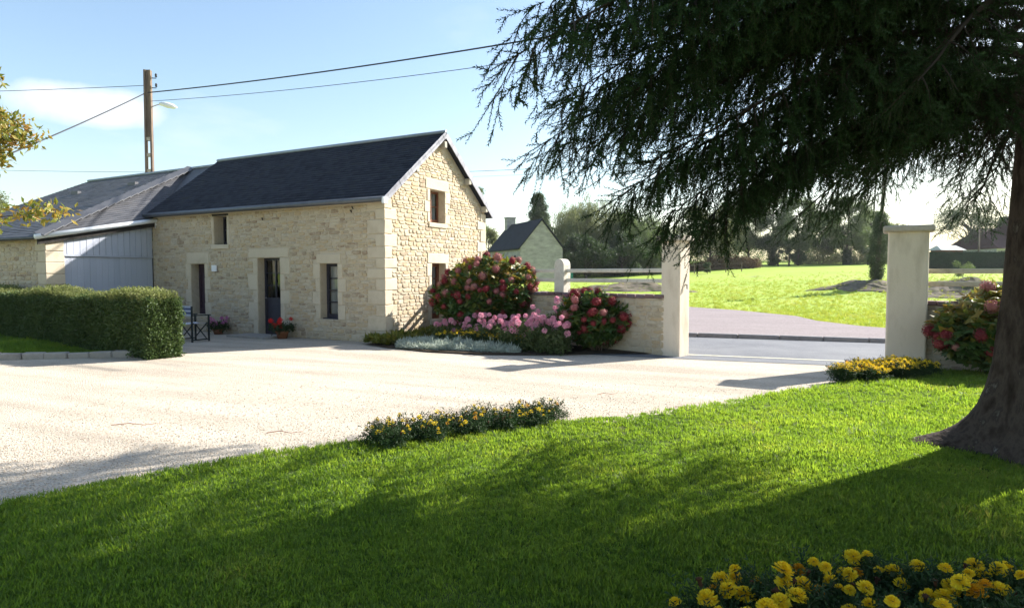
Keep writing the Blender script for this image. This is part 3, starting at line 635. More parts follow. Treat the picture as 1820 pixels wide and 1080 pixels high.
for i in range(n):
    ya, yb = y0 + st * i + .002, y0 + st * (i + 1) - .002; j = random.uniform(0, .003)
    wpart(MB().box((XW - .044, ya, .04), (XW - .022 + j, yb, 2.15)), 'plank', M['planks'], door)
# roof planes
Bp, Ap, Rp = Vector((-8.88, -3.16, 2.70)), Vector((-8.86, -.02, 3.36)), Vector((-10.5, 2.35, 5.33)); xg = -16.75
b = MB(); Fl, Rl = Vector((xg, -3.16, 2.70)), Vector((xg, 2.35, 5.33)); R2 = Vector((-8.97, 2.35, 5.33)); bk = Vector((xg, 4.9, 2.9)); bk2 = Vector((-9.2, 4.9, 2.9))
top_ = [Bp, Fl, Rl, Rp, Ap, R2, bk, bk2]; b.add([p - Vector((0, 0, .03)) for p in top_], [(0, 3, 2, 1), (0, 4, 3), (4, 5, 3), (3, 5, 7, 6, 2)])
b.add([p - Vector((0, 0, .11)) for p in top_], [(1, 2, 3, 0), (3, 4, 0), (3, 5, 4), (2, 6, 7, 5, 3)]); 
b.add([Bp - Vector((0, 0, .03)), Fl - Vector((0, 0, .03)), Fl - Vector((0, 0, .11)), Bp - Vector((0, 0, .11)), Ap - Vector((0, 0, .03)), Ap - Vector((0, 0, .11))], [(0, 1, 2, 3), (4, 0, 3, 5)])
wroof = wpart(b, 'roof', M['slate_old'])
lr = lambda A, B, t: A + (B - A) * t
slates(lambda u, v: lr(lr(Fl, Rl, v), lr(Bp, Rp, v), u) - wo - Vector((0, 0, .028)), 0, 42, .24, M['slate_old'], wing).parent = wroof
slates(lambda u, v: lr(lr(Bp, Rp, v), lr(Ap, Rp, v), u) - wo - Vector((0, 0, .028)), 0, 26, .24, M['slate_old'], wing).parent = wroof
hd = (Rp - Bp); n = 20; q = hd.normalized()
hm = bevel_box(.30, hd.length / n * 1.12, .03, M['hip'], 'hip_slate', .005)
for i in range(n):
    c = Bp + hd * ((i + .5) / n) + Vector((.06, 0, .02)); e = Matrix((q.cross(Vector((0, 0, 1))).normalized(), q, q.cross(Vector((0, 0, 1))).normalized().cross(q))).transposed() @ Matrix.Rotation(R(14), 3, 'Y') @ Matrix.Rotation(R(5.5), 3, 'X')
    link('hip_slate', hm, wroof, c - wo, e.to_euler())
wpart(MB().tube([Rl, Rp, R2], .05, 8), 'ridge_cap', M['zinc'], wroof, smooth=True)
for x, y in ((-14.6, .6), (-11.9, 1.0)):
    zv = 2.70 + (y + 3.16) / 5.51 * 2.63; wpart(MB().box((x, y, zv - .02), (x + .42, y + .12, zv + .09)), 'roof_vent', M['slate_old'], wroof)
wpart(MB().tube([Bp + Vector((.06, -.1, -.07)), Ap + Vector((.06, 0, -.07)), Ap + Vector((.05, .06, -.10)), Ap + Vector((.02, .07, -.30))], .07, 10), 'gutter', M['white_pvc'], smooth=True)
b = MB(); V = [Bp + Vector((-.02, .0, -.11)), Ap + Vector((-.02, 0, -.11)), Ap + Vector((-.02, 0, -.26)), Bp + Vector((-.02, 0, -.26))]; V += [p + Vector((-.05, 0, 0)) for p in V]
b.add(V, [(0, 3, 2, 1), (4, 5, 6, 7), (0, 1, 5, 4), (1, 2, 6, 5), (2, 3, 7, 6), (3, 0, 4, 7)]); wpart(b, 'fascia', M['dark_wood'])
wpart(MB().tube([Fl + Vector((0, -.05, -.08)), Bp + Vector((-.05, -.05, -.08))], .055, 8), 'front_gutter', M['gutter_zinc'], smooth=True)

# ------------------------------------------------------------------ boundary wall, fence on it, gate pillars
wA, wB = Vector((3.20, 12.98, 0)), Vector((-1.60, 17.80, 0))
def boundary(A, B, hh, stones, label, lit=True):
    d = (B - A); ln = d.length; rz = math.atan2(d.y, d.x); root = empty('boundary_wall', A, rz, label=label, cat='wall')
    MB().box((0, -.15, -.02), (ln, .15, hh - .09)).build('wall_core', M['mortar'], root)
    side = 1 if (Matrix.Rotation(rz, 3, 'Z') @ Vector((0, 1, 0))).dot(-Vector((A.x, A.y, 0))) > 0 else -1
    rc = lay(.0, ln, .0, hh - .09, [], None, .07, .16, .14, .4)
    put_stones(rc, root, ((lambda x, z: Vector((x, .155 * side, z))), math.pi if side > 0 else 0), stones)
    n = int(ln / .22); cm = bevel_box(.212, .37, .075, M['coping'], 'coping_brick', .01, .004)
    for i in range(n): link('coping_brick', cm, root, ((i + .5) * ln / n, random.uniform(-.006, .006), hh - .05 + random.uniform(-.004, .004)), (random.uniform(-.03, .03), 0, random.uniform(-.02, .02)))
    return root, d.normalized(), rz
def arch_post(h, w, dp):
    b = MB(); n = 9; prof = [(-w / 2, 0), (w / 2, 0), (w / 2, h - w / 2)] + [(w / 2 * math.cos(a), h - w / 2 + w / 2 * math.sin(a)) for a in np.linspace(0, math.pi, n)[1:-1]] + [(-w / 2, h - w / 2)]
    m = len(prof); b.add([(x, -dp / 2, z) for x, z in prof] + [(x, dp / 2, z) for x, z in prof], [tuple(range(m)), tuple(range(2 * m - 1, m - 1, -1))] + [(i + 1 if i + 1 < m else 0, i, i + m, (i + 1) % m + m) for i in range(m)]); return b
wl_root, wd_, wrz = boundary(wA, wB, 1.25, 150, 'low rubble stone wall with brick coping between gable and gate pillar')
fence = empty('post_and_rail_fence', wA + Vector((0, 0, 1.24)), wrz, label='cream rail fence with round topped post above the low stone wall', cat='fence')
ps_ = 2.85; wlen = (wB - wA).length
o = arch_post(.78, .29, .24).build('post', M['concrete'], fence); o.location = (ps_, 0, 0)
o = arch_post(.78, .29, .24).build('post', M['concrete'], fence); o.location = (ps_ + 3.3, 0, 0)
for z in (.31, .53):
    for a, c in ((.1, ps_ - .15), (ps_ + .15, ps_ + 3.15)):
        me = bevel_box(c - a, .09, .085, M['concrete'], 'rail', .012); link('rail', me, fence, ((a + c) / 2, 0, z - .03))
rA, rB = Vector((7.25, 11.25, 0)), Vector((12.5, 8.6, 0))
boundary(rA, rB, 1.2, 60, 'low rubble stone wall running off behind the turning hydrangea')
fence2 = empty('rail_fence', rA + Vector((0, 0, 1.19)), math.atan2((rB - rA).y, (rB - rA).x), label='weathered rail fence between the capped gate pillar and the spruce trunk', cat='fence')
o = arch_post(.78, .29, .24).build('post', M['concrete'], fence2); o.location = (3.2, 0, 0)
for z in (.33, .55):
    me = bevel_box(2.95, .09, .085, M['rail_wood'], 'rail', .012); link('rail', me, fence2, (1.58, 0, z - .03))
def pillar(c, wx, wy, h, rz, label):
    root = empty('gate_pillar', c, rz, label=label, cat='gate pillar', group='gate pillars')
    bm = bmesh.new(); bmesh.ops.create_cube(bm, size=1)
    for v in bm.verts: v.co = Vector((v.co.x * wx, v.co.y * wy, (v.co.z + .5) * h - .02))
    bmesh.ops.bevel(bm, geom=[e for e in bm.edges if abs(e.verts[0].co.z - e.verts[1].co.z) > .5], offset=.035, segments=3, affect='EDGES', profile=.5)
    me = bpy.data.meshes.new('shaft'); bm.to_mesh(me); bm.free(); me.materials.append(M['pillar']); link('shaft', me, root)
    me = bevel_box(wx + .16, wy + .16, .11, M['cap'], 'cap_slab', .02, .004); link('cap_slab', me, root, (0, 0, h + .035)); return root
pl = pillar((3.33, 12.93, 0), .42, .42, 2.34, R(-44), 'cream gate pillar at the end of the wall beside the flower bed')
b = MB().tube([(.21, .02, 1.45), (.25, .02, 1.45), (.255, .02, 1.36)], .018, 6); b.build('gate_hook', M['metal'], pl)
pillar((7.05, 11.32, 0), .62, .44, 2.42, R(-31), 'cream gate pillar with overhanging cap slab beside the yellow marigolds')

# ------------------------------------------------------------------ leaf and clump prototypes
def leaf_into(b, o, d, ln, wd, fold=.15, mi=0, nrm=None):
    d = Vector(d).normalized(); s = d.cross(nrm or Vector((random.uniform(-1, 1), random.uniform(-1, 1), random.uniform(-.3, 1)))); s = s.normalized() if s.length > 1e-4 else Vector((1, 0, 0))
    u = s.cross(d); o = Vector(o); p1 = o + d * ln * .45
    b.add([o, p1 + s * wd / 2 - u * fold * wd, o + d * ln - u * ln * .12, p1 - s * wd / 2 - u * fold * wd, p1], [(0, 4, 1), (4, 2, 1), (0, 3, 4), (4, 3, 2)], mi)
def rdir(zb=0.):
    while True:
        v = Vector((random.gauss(0, 1), random.gauss(0, 1), random.gauss(0, 1) + zb))
        if v.length > .1: return v.normalized()
def leaf_clump(n, ln, wd, spread=.5, zb=0., mi=0):
    b = MB()
    for _ in range(n):
        o = rdir() * spread * random.random() ** .4; leaf_into(b, o, (rdir(zb) + o.normalized() * .6), ln * random.uniform(.7, 1.2), wd * random.uniform(.8, 1.15), mi=mi)
    return b
def shoot(n, h, ln, wd):                    # upright sprig
    b = MB(); b.tube([(0, 0, 0), (random.uniform(-.1, .1) * h, random.uniform(-.1, .1) * h, h)], [.006, .002], 3, cap=False)
    for i in range(n):
        a = i * 2.4; z_ = h * (i + .5) / n; leaf_into(b, (0, 0, z_), (math.cos(a), math.sin(a), 1.0), ln * (1 - .4 * i / n), wd)
    return b
def grass_tuft(n, h, r):
    b = MB()
    for _ in range(n):
        a = random.uniform(0, 6.283); q = r * random.random() ** .5; x, y = q * math.cos(a), q * math.sin(a); hh = h * random.uniform(.5, 1.15); la = random.uniform(0, 6.283); le = hh * random.uniform(.15, .75)
        dx, dy = math.cos(la) * le, math.sin(la) * le; wv = .0028 * random.uniform(.7, 1.3); sx, sy = -math.sin(la) * wv, math.cos(la) * wv
        b.add([(x - sx, y - sy, 0), (x + sx, y + sy, 0), (x + dx * .4 + sx * .8, y + dy * .4 + sy * .8, hh * .62), (x + dx * .4 - sx * .8, y + dy * .4 - sy * .8, hh * .62), (x + dx, y + dy, hh)], [(0, 1, 2, 3), (3, 2, 4)])
    return b

# ------------------------------------------------------------------ grass on the lawns
tufts = [grass_tuft(20, .030, .042) for _ in range(4)] + [grass_tuft(14, .05, .045)]
def grow(name, poly, n, bounds, wfn, zf, smin=.8, smax=1.25, avoid=()):
    P = np.column_stack([rng.uniform(bounds[0], bounds[1], n), rng.uniform(bounds[2], bounds[3], n)])
    k = in_poly(P, poly) & (rng.random(n) < wfn(P))
    for ax, ay, ar in avoid: k &= ((P[:, 0] - ax) ** 2 + (P[:, 1] - ay) ** 2) > ar * ar
    P = P[k]; m = len(P); dist = np.hypot(P[:, 0], P[:, 1])
    patch = .5 + .5 * np.sin(P[:, 0] * 2.3 + 1.7 * np.sin(P[:, 1] * 1.9)) * np.sin(P[:, 1] * 2.7 + P[:, 0])
    sc_ = rng.uniform(smin, smax, m) * (.75 + .5 * patch) * (.85 + dist * .04)
    Z = np.array([zf(x, y) for x, y in P]); rot = np.column_stack([rng.normal(0, .16, m), rng.normal(0, .16, m), rng.uniform(0, 6.283, m)])
    return scatter(name, tufts, [M['grass']], np.column_stack([P, Z - .004]), rot, sc_, ids=rng.choice(5, m, p=[.23, .23, .23, .23, .08]), kind='stuff')
grow('lawn_grass', lawn_poly, 190000, (-4.6, 8.6, 2.4, 10.9), lambda P: np.clip(14 / (P[:, 1] ** 2), .12, 1) * (np.abs(P[:, 0]) < P[:, 1] * .86 + .5), lawn_h, avoid=((4.78, 5.55, .5),))
# small lawn in front of the hedge
hF, hd_ = Vector((-7.03, 12.22, 0)), Vector((-.84, .545, 0)).normalized(); hn = Vector((-hd_.y, hd_.x, 0)) * -1
small = [(-20, 10.9), tuple(gp(0, 637)[:2]), tuple(gp(120, 634)[:2]), tuple(gp(228, 632)[:2])] + [tuple((hF + hd_ * t_)[:2]) for t_ in (.6, 11)] + [(-20, 20)]
lawn_h_ = lawn_h; sm = lawn_mesh(small, 'hedge_lawn', .5)
grow('hedge_lawn_grass', small, 30000, (-14, -7, 11.5, 18), lambda P: np.full(len(P), .6) * (P[:, 0] > -P[:, 1] * .9), lawn_h, 1.1, 1.6)
e0, e1 = Vector((-14.5, 11.85, 0)), gp(0, 639); e2 = gp(240, 634)
pp = [e0, e1, e2]; k = 0
for A, B in zip(pp, pp[1:]):
    n = max(1, round((B - A).length / .42))
    for i in range(n):
        c = A + (B - A) * ((i + .5) / n); me = bevel_box((B - A).length / n * .96, random.uniform(.13, .18), .17, M['edging'], 'edging_stone', .02, .012); link('edging_stone', me, sm, (c.x, c.y, .045 + random.uniform(-.02, .015)), (0, 0, math.atan2((B - A).y, (B - A).x) + random.uniform(-.05, .05)))
# gravel pebbles in the foreground
def pebble():
    b = MB(); V = []; 
    for z_, r in ((-.3, .7), (.25, 1), (.6, .5)):
        for k_ in range(6): a = k_ * 1.047 + random.uniform(-.2, .2); q = r * random.uniform(.75, 1.1); V.append((q * math.cos(a), q * math.sin(a) * .75, z_))
    b.add(V, [(j * 6 + i, j * 6 + (i + 1) % 6, j * 6 + 6 + (i + 1) % 6, j * 6 + 6 + i) for j in range(2) for i in range(6)] + [tuple(range(12, 18))]); return b
n = 60000; P = np.column_stack([rng.uniform(-5.5, 4.5, n), rng.uniform(4.3, 10, n)])
P = P[(~in_poly(P, lawn_poly)) & (rng.random(n) < np.clip(26 / P[:, 1] ** 2, 0, 1) * np.clip((10 - P[:, 1]) / 4, 0, 1)) & (np.abs(P[:, 0]) < P[:, 1] * .86 + .2)]; m = len(P)
M['pebble'] = mat('pebbles', [(.34, .25, .18), (.50, .42, .33), (.56, .49, .39), (.60, .54, .44)], .95, 3, 3, .8, 0, 10, .1)
scatter('loose_pebbles', [pebble() for _ in range(3)], [M['pebble']], np.column_stack([P, np.full(m, .002)]), np.column_stack([rng.normal(0, .3, m), rng.normal(0, .3, m), rng.uniform(0, 6.28, m)]), rng.uniform(.004, .009, m), kind='stuff')
# twigs lying on the gravel
for px, py, ln, a in ((240, 754, .5, .1), (1240, 725, .55, -.35), (505, 768, .35, .05), (1080, 700, .3, .2)):
    c = gp(px, py, .012); d = Vector((math.cos(a), math.sin(a), 0)); s_ = Vector((-d.y, d.x, 0))
    MB().tube([c - d * ln / 2, c - d * ln * .15 + s_ * .03 + Vector((0, 0, .01)), c + d * ln * .2 - s_ * .02, c + d * ln / 2 + s_ * .05], [.004, .004, .003, .001], 5).build('fallen_twig', M['terracotta'], label='thin dry twig lying on the pale gravel', cat='twig', group='twigs on the gravel')

# ------------------------------------------------------------------ clipped hedge
HL, HT, HH = 12.0, .62, 1.14
hroot = empty('clipped_hedge', hF, math.atan2(hd_.y, hd_.x), label='long clipped green hedge with square cut end beside the garage wing', cat='hedge')
# local: x along the hedge, y is -depth
sy = -1 if (Matrix.Rotation(hroot.rotation_euler.z, 3, 'Z') @ Vector((0, 1, 0))).dot(hn) < 0 else 1
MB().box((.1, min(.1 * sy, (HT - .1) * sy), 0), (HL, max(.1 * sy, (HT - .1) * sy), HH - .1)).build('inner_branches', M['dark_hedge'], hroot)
lc = [leaf_clump(12, .05, .026, .07) for _ in range(4)]
pts = []
def face_pts(n, f): return [f(random.random(), random.random()) for _ in range(n)]
wob = lambda a, c: .03 * math.sin(a * 3.1 + c * 2) + .02 * math.sin(a * 7 + c * 5)
pts += face_pts(7500, lambda u, v: (u * HL * .95, sy * (.03 + wob(u * HL, v)), .02 + v * (HH - .04)))
pts += face_pts(1300, lambda u, v: (.02 + wob(u, v), sy * u * HT, .02 + v * (HH - .04)))
pts += face_pts(4200, lambda u, v: (u * HL * .95, sy * v * HT, HH - .03 + wob(u * HL, v)))
pts += face_pts(900, lambda u, v: (u * 3, sy * (HT - .03), .02 + v * (HH - .04)))
pts = np.array(pts); pts += rng.normal(0, .022, pts.shape); pts[:, 2] = np.abs(pts[:, 2]); m = len(pts)
scatter('foliage', lc, [M['hedge_leaf']], pts, rng.uniform(0, 6.28, (m, 3)), rng.uniform(.8, 1.3, m), hroot, kind='stuff')
n = 7000; pts = np.column_stack([rng.uniform(0, HL, n), sy * rng.uniform(0, HT, n), np.full(n, HH - .05)])
scatter('top_shoots', [shoot(9, .2, .06, .022) for _ in range(4)], [M['hedge_shoot']], pts, np.column_stack([rng.normal(0, .25, n), rng.normal(0, .25, n), rng.uniform(0, 6.28, n)]), rng.uniform(.5, 1.25, n) * (1 + .3 * np.sin(pts[:, 0] * 1.7)), hroot, kind='stuff')

# ------------------------------------------------------------------ spruce
TB = Vector((4.76, 5.55, 0)); spruce = empty('spruce_tree', TB, label='big old spruce with flared trunk and dark drooping branches over the lawn', cat='tree')
b = MB(); nS = 40; rows = []
for i, z in enumerate([-.05, .0, .04, .09, .15, .23, .33, .46, .62, .85, 1.2, 1.7, 2.3, 3, 4, 5.5, 7.5, 10, 13, 16.5]):
    for k in range(nS):
        a = 2 * math.pi * k / nS; base = .375 * (1 - z / 19) if z > 0 else .375
        fl = .40 * math.exp(-max(z, 0) / .26) + .12 * math.exp(-max(z, 0) / .9)
        lobes = max(0, math.cos((a - 2.55) * 1) ) ** 6 * .75 + max(0, math.cos(a - 3.9)) ** 8 * .35 + max(0, math.cos(a - .4)) ** 8 * .5 + max(0, math.cos(a - 5.2)) ** 8 * .4 + .45
        q = base + fl * lobes + .55 * math.exp(-max(z, 0) / .10) * max(0, math.cos(a - 2.75)) ** 20 + .012 * math.sin(a * 9 + z * 2) + .01 * math.sin(a * 17 - z * 5)
        b.v.append((q * math.cos(a) + .006 * z, q * math.sin(a), z))
nr = len(b.v) // nS
b.f = [(i * nS + k, i * nS + (k + 1) % nS, (i + 1) * nS + (k + 1) % nS, (i + 1) * nS + k) for i in range(nr - 1) for k in range(nS)]; b.m = [0] * len(b.f)
b.build('trunk', M['bark'], spruce, True)
def twig_proto(ln, side, nl=.026, dens=210):
    b = MB(); axis = []
    def sprig(o, d, L_, r):
        o, d = Vector(o), Vector(d).normalized(); e = o + d * L_; s = d.cross(Vector((0, .3, 1))).normalized(); u = s.cross(d)
        b.add([o + s * r, o - s * r, e], [(0, 1, 2)], 1)
        n = int(L_ * dens)
        for i in range(n):
            t_ = (i + random.random()) / n; a = i * 2.39996; p = o + d * L_ * t_; q = (s * math.cos(a) + u * math.sin(a)); nd = (q + d * .75).normalized(); wv = nd.cross(d).normalized() * .0036
            l_ = nl * random.uniform(.8, 1.1) * (1 - .35 * t_)
            b.add([p + wv, p - wv, p + nd * l_], [(0, 1, 2)], 0)
    sprig((0, 0, 0), (0, 0, 1), ln, .004)
    for i in range(side):
        z_ = ln * (.2 + .6 * i / max(1, side - 1)); sg = 1 if i % 2 else -1; sprig((0, 0, z_), (sg * .6, random.uniform(-.35, .35), .9), ln * random.uniform(.35, .55) * (1 - .4 * i / side), .003)
    return b
tw = [twig_proto(.26, 3), twig_proto(.32, 3), twig_proto(.22, 2), twig_proto(.36, 2), twig_proto(.28, 5)]
dry = []
for _ in range(2):                           # bare hanging twigs
    q = MB()
    for i in range(7):
        a = random.uniform(0, 6.28); o = Vector((0, 0, .05 * i)); e = o + Vector((math.cos(a) * .12, math.sin(a) * .12, .14)); s = Vector((-math.sin(a), math.cos(a), 0)) * .0022; q.add([o + s, o - s, e], [(0, 1, 2)], 1)
        s2 = Vector((0, .0022, 0)); q.add([o + s2, o - s2, o + Vector((random.uniform(-.02, .02), 0, .06))], [(0, 1, 2)], 1)
    dry.append(q)
limb = MB(); TP, TD, TS, TI = [], [], [], []
def branch(h0, tip, droop, n_side=34, dens=1.0, side_len=1.0, twscale=1.0, r0=.045, start=.16, bare=.3):
    A = Vector((TB.x + .006 * h0, TB.y, h0)); tip = Vector(tip); C1 = A + (tip - A) * .5 + Vector((0, 0, (tip - A).length * .10 + droop)); 
    bz = lambda t: A * (1 - t) ** 2 + C1 * 2 * t * (1 - t) + tip * t * t
    wob_ = [random.uniform(-.06, .06) for _ in range(8)]
    def cp(t):
        p = bz(t); i = t * 6.999; k = int(i); f = i - k; wv = wob_[k] * (1 - f) + wob_[k + 1 if k < 7 else 7] * f; return p + Vector((wv * .6 * math.sin(3.14 * t), wv * .6 * math.sin(3.14 * t), wv))
    L_ = (tip - A).length; limb.tube([cp(t) - TB for t in np.linspace(0, .97, 11)], [r0 * (1 - .9 * t) for t in np.linspace(0, 1, 11)], 6)
    def tw_at(p, d, s):
        TP.append(p - TB); TD.append(d); TS.append(s); TI.append(random.choice((0, 0, 1, 1, 2, 3, 4)))
    for i in range(n_side):
        t = start + (1 - start) * (i + random.random()) / n_side; p = cp(t); d = (cp(min(1, t + .03)) - cp(max(0, t - .03))).normalized(); s = d.cross(Vector((0, 0, 1))).normalized() * (1 if i % 2 else -1)
        sl = side_len * (.25 + .75 * (1 - t) ** .7) * random.uniform(.6, 1.15); dd = (d * random.uniform(.5, .9) + s * .9 + Vector((0, 0, random.uniform(-.35, .05)))).normalized()
        e = p + dd * sl + Vector((0, 0, -sl * random.uniform(.2, .55))); mid = (p + e) / 2 + Vector((0, 0, .06 * sl))
        limb.tube([p - TB, mid - TB, e - TB], [.008, .005, .002], 4, cap=False)
        nt_ = max(2, int(sl * 15 * dens)); inner = t < bare
        for j in range(nt_):
            q = (j + random.random()) / nt_; pp_ = p * (1 - q) ** 2 + (mid * 2 - (p + e) / 2) * 2 * q * (1 - q) + e * q * q
            if inner and random.random() < .5:
                TP.append(pp_ - TB); TD.append(Vector((random.gauss(0, .5), random.gauss(0, .5), -1))); TS.append(random.uniform(.7, 1.3) * twscale); TI.append(random.choice((5, 6))); continue
            tw_at(pp_, dd * random.uniform(.2, .8) + s * random.uniform(-.3, .3) + Vector((random.gauss(0, .16), random.gauss(0, .16), -random.uniform(.6, 1.7))), random.uniform(.7, 1.15) * twscale)
        tw_at(e, dd + Vector((0, 0, -.35)), random.uniform(.9, 1.2) * twscale)
    for j in range(int(L_ * 7 * dens)):
        t = .3 + .7 * random.random(); d = (cp(min(1, t + .03)) - cp(max(0, t - .03))).normalized(); tw_at(cp(t), d + rdir() * .7 + Vector((0, 0, -.3)), random.uniform(.8, 1.2) * twscale)
    tw_at(cp(.98), cp(1) - cp(.9), 1.1 * twscale)
# limbs seen in the picture: height on the trunk and where their tips hang
random.seed(21)
for h0, px, py, dist, dr in ((4.3, 885, 105, 3.5, .35), (4.7, 915, 30, 3.9, .3), (4.0, 985, 165, 4.3, .35), (3.7, 935, 280, 5.1, .35), (3.9, 1000, 215, 5.0, .3), (3.5, 1020, 300, 4.9, .4),
                             (3.2, 1085, 385, 5.0, .45), (3.05, 1160, 425, 5.1, .5), (3.0, 1225, 425, 5.5, .5), (3.3, 1130, 330, 4.6, .4), (3.2, 1310, 350, 6.9, .35), (3.0, 1410, 395, 7.2, .4), (3.1, 1480, 400, 7.4, .4), (2.9, 1350, 330, 5.2, .4),
                             (3.1, 1470, 335, 6.2, .35), (3.0, 1545, 305, 8.1, .3), (3.2, 1700, 335, 7.7, .4), (3.1, 1730, 365, 6.8, .35), (3.5, 1760, 330, 7.2, .3), (4.2, 1100, 150, 4.2, .3), 
                             (4.0, 1620, 160, 4.4, .25), (4.5, 1180, 20, 3.9, .3), (4.6, 1040, 70, 4.3, .3), (3.9, 1650, 240, 7.5, .3), (4.1, 1560, 230, 7.2, .3), (3.9, 1240, 300, 6.6, .3), (4.2, 1180, 240, 6.2, .3), (4.5, 1100, 250, 5.8, .3)):
    py -= 0 if py < 200 else 30 if px < 1260 else 0; far_ = dist > 6.1 or px > 1280
    px += 25 if px < 1260 else 0
    branch(h0 + .15, at(px, py, dist), dr, 24 if far_ else 46, .6 if far_ else 2.0 if (py > 340 and px < 1300) else 1.4, .55 if far_ else .6, 1.12 if far_ else 1.2, bare=.55 if far_ else .25)
# the rest of the crown, out of the picture but shading the lawn
for i in range(58):
    h0 = 5.7 + i * .178; a = i * 2.39996; rr = 4.0 * (1 - ((h0 - 3) / 14.5)) ** .75 * random.uniform(.75, 1.08) * (.8 if math.cos(a - R(28)) > .3 else 1); side_ = math.cos(a - R(125)) > .75; rr *= 1.12 if side_ else 1
    branch(h0, TB + Vector((math.cos(a) * rr, math.sin(a) * rr, h0 - .28 * rr + .25)), .25, int(12 + rr * 5), .45 if h0 < 7.2 and not side_ else 1.0 if h0 < 7.2 else 1.8, .8, 2.4 if h0 > 7.2 else 1.6, .05, .12, .1)
for i in range(9):                           # limbs on the road side
    a = R(92 + i * 8.5); rr = random.uniform(3.4, 4.3); branch(4.7 + .25 * (i % 5), TB + Vector((math.cos(a) * rr, math.sin(a) * rr, 4.35 + .25 * (i % 5))), .3, 22, .6, .7, 1.15)
for i in range(9):                           # higher limbs on the road side that shade the lawn edge
    a = R(98 + i * 7); rr = random.uniform(3.5, 4.4); branch(5.9 + .3 * (i % 4), TB + Vector((math.cos(a) * rr, math.sin(a) * rr, 5.5 + .3 * (i % 4))), .3, 30, 1.5, .9, 1.8)
for i in range(12):                          # low limbs out of the picture, right of the trunk
    a = R(-95 + i * 10); rr = random.uniform(1.2, 2.9); branch(2.9 + .2 * (i % 4), TB + Vector((math.cos(a) * rr, math.sin(a) * rr, 2.25 + .15 * (i % 3))), .25, 22, 1.2, .7, 1.6)
for i in range(9):                           # lower limbs away from the view
    a = R(-75 + i * 15); rr = random.uniform(1.6, 2.3); branch(3.9 + .2 * (i % 3), TB + Vector((math.cos(a) * rr, math.sin(a) * rr, 3.5)), .3, 16, .6, .8, 1.7)
limb.build('limbs', M['branchlet'], spruce, kind='stuff')
scatter('crown', tw + dry, [M['needle'], M['branchlet']], np.array([p[:] for p in TP]), dirs_to_euler(np.array([Vector(d)[:] for d in TD])), np.array(TS), spruce, ids=np.array(TI), kind='stuff')

# ------------------------------------------------------------------ broadleaf trees
def tree(name, label, c, h, rad, leaf_m, n_blob=26, n_pts=1500, clump=.55, shape='round', trunk_h=.3, group=None, ivy=False, tr=.16, protos=None, cat='tree', seed=0, squash=1.0):
    random.seed(seed + 100); c = Vector(c); root = empty(name, c, 0, label=label, cat=cat, group=group); b = MB(); H0 = h * trunk_h
    b.tube([(0, 0, -.3), (.05 * rad, 0, H0 * .5), (.0, .04 * rad, H0), (.03 * rad, 0, h * .75)], [tr * 1.25, tr, tr * .85, tr * .25], 8)
    blobs = []
    for i in range(n_blob):
        a = i * 2.39996 + random.uniform(-.4, .4); q = (i + .5) / n_blob
        if shape == 'round': z_ = H0 + (h - H0) * (.08 + .84 * random.random()); f = math.sin(math.pi * min(.95, max(.12, (z_ - H0 * .7) / (h * 1.02 - H0 * .7)))) ** .6
        elif shape == 'cone': z_ = H0 + (h - H0) * q * .97; f = (1 - q) ** .9 + .06
        elif shape == 'willow': z_ = h * (.15 + .75 * random.random()); f = math.sin(math.pi * min(.97, .25 + .72 * z_ / h)) ** .5
        else: z_ = h * q; f = 1
        rr = rad * f * (.35 + .65 * random.random() ** .6); p = Vector((rr * math.cos(a), rr * math.sin(a) * squash, z_)); blobs.append((p, rad * random.uniform(.2, .38) * (.5 + .5 * f)))
        s_ = Vector((0, 0, min(h * .7, max(H0 * .7, z_ - rr * .7)))); b.tube([s_, (s_ + p) / 2 + Vector((0, 0, .08 * rr)), p], [tr * .35, tr * .2, tr * .06], 5, cap=False)
    b.build('trunk', M['bark_grey'], root, True)
    P = []
    for p, r in blobs:
        for _ in range(n_pts // n_blob):
            d = rdir(); q = p + Vector((d.x, d.y, d.z * (.75 if shape != 'willow' else 1.5))) * r * random.random() ** .45
            if shape == 'willow' and random.random() < .6: q.z -= random.uniform(0, .28 * h)
            if q.z > .15: P.append(q[:])
    P = np.array(P); m = len(P); pr = protos or BIG
    rot = rng.uniform(0, 6.28, (m, 3)) if shape != 'willow' else np.column_stack([rng.normal(0, .25, m), rng.normal(0, .25, m), rng.uniform(0, 6.28, m)])
    scatter('crown', pr, [M[leaf_m]], P, rot, rng.uniform(.7, 1.3, m) * clump, root, kind='stuff')
    if ivy:
        n = 260; z_ = rng.uniform(0, H0 * 1.3, n); a = rng.uniform(0, 6.28, n); q = tr * 1.6
        scatter('ivy', BIG, [M['leaf_dark']], np.column_stack([q * np.cos(a), q * np.sin(a), z_]), rng.uniform(0, 6.28, (n, 3)), rng.uniform(.35, .6, n), root, kind='stuff')
    return root
BIG = [leaf_clump(16, .34, .2, .8) for _ in range(4)]
DROOP = []
for _ in range(3):
    q = MB()
    for k in range(7):
        x, y = random.uniform(-.5, .5), random.uniform(-.5, .5)
        for i in range(7): leaf_into(q, (x + random.uniform(-.06, .06), y + random.uniform(-.06, .06), -.22 * i), (random.uniform(-.4, .4), random.uniform(-.4, .4), -1), .32, .08)
    DROOP.append(q)
FIR = [leaf_clump(18, .45, .12, .7, -.35) for _ in range(3)]
def ground(px, dist): p = at(px, HZ, dist); return (p.x, p.y, terrain(p.x, p.y))
def tall(top_py, g, dist): return at(910, top_py, dist).z - g[2]
G1 = 'trees beyond the field'
def bt(name, label, px, dist, top, wpx, leaf, seed, **k):
    g = ground(px, dist); h = tall(top, g, dist); return tree(name, label, g, h, wpx / 2 * dist / FPX, leaf, seed=seed, group=k.pop('group', None), **k)
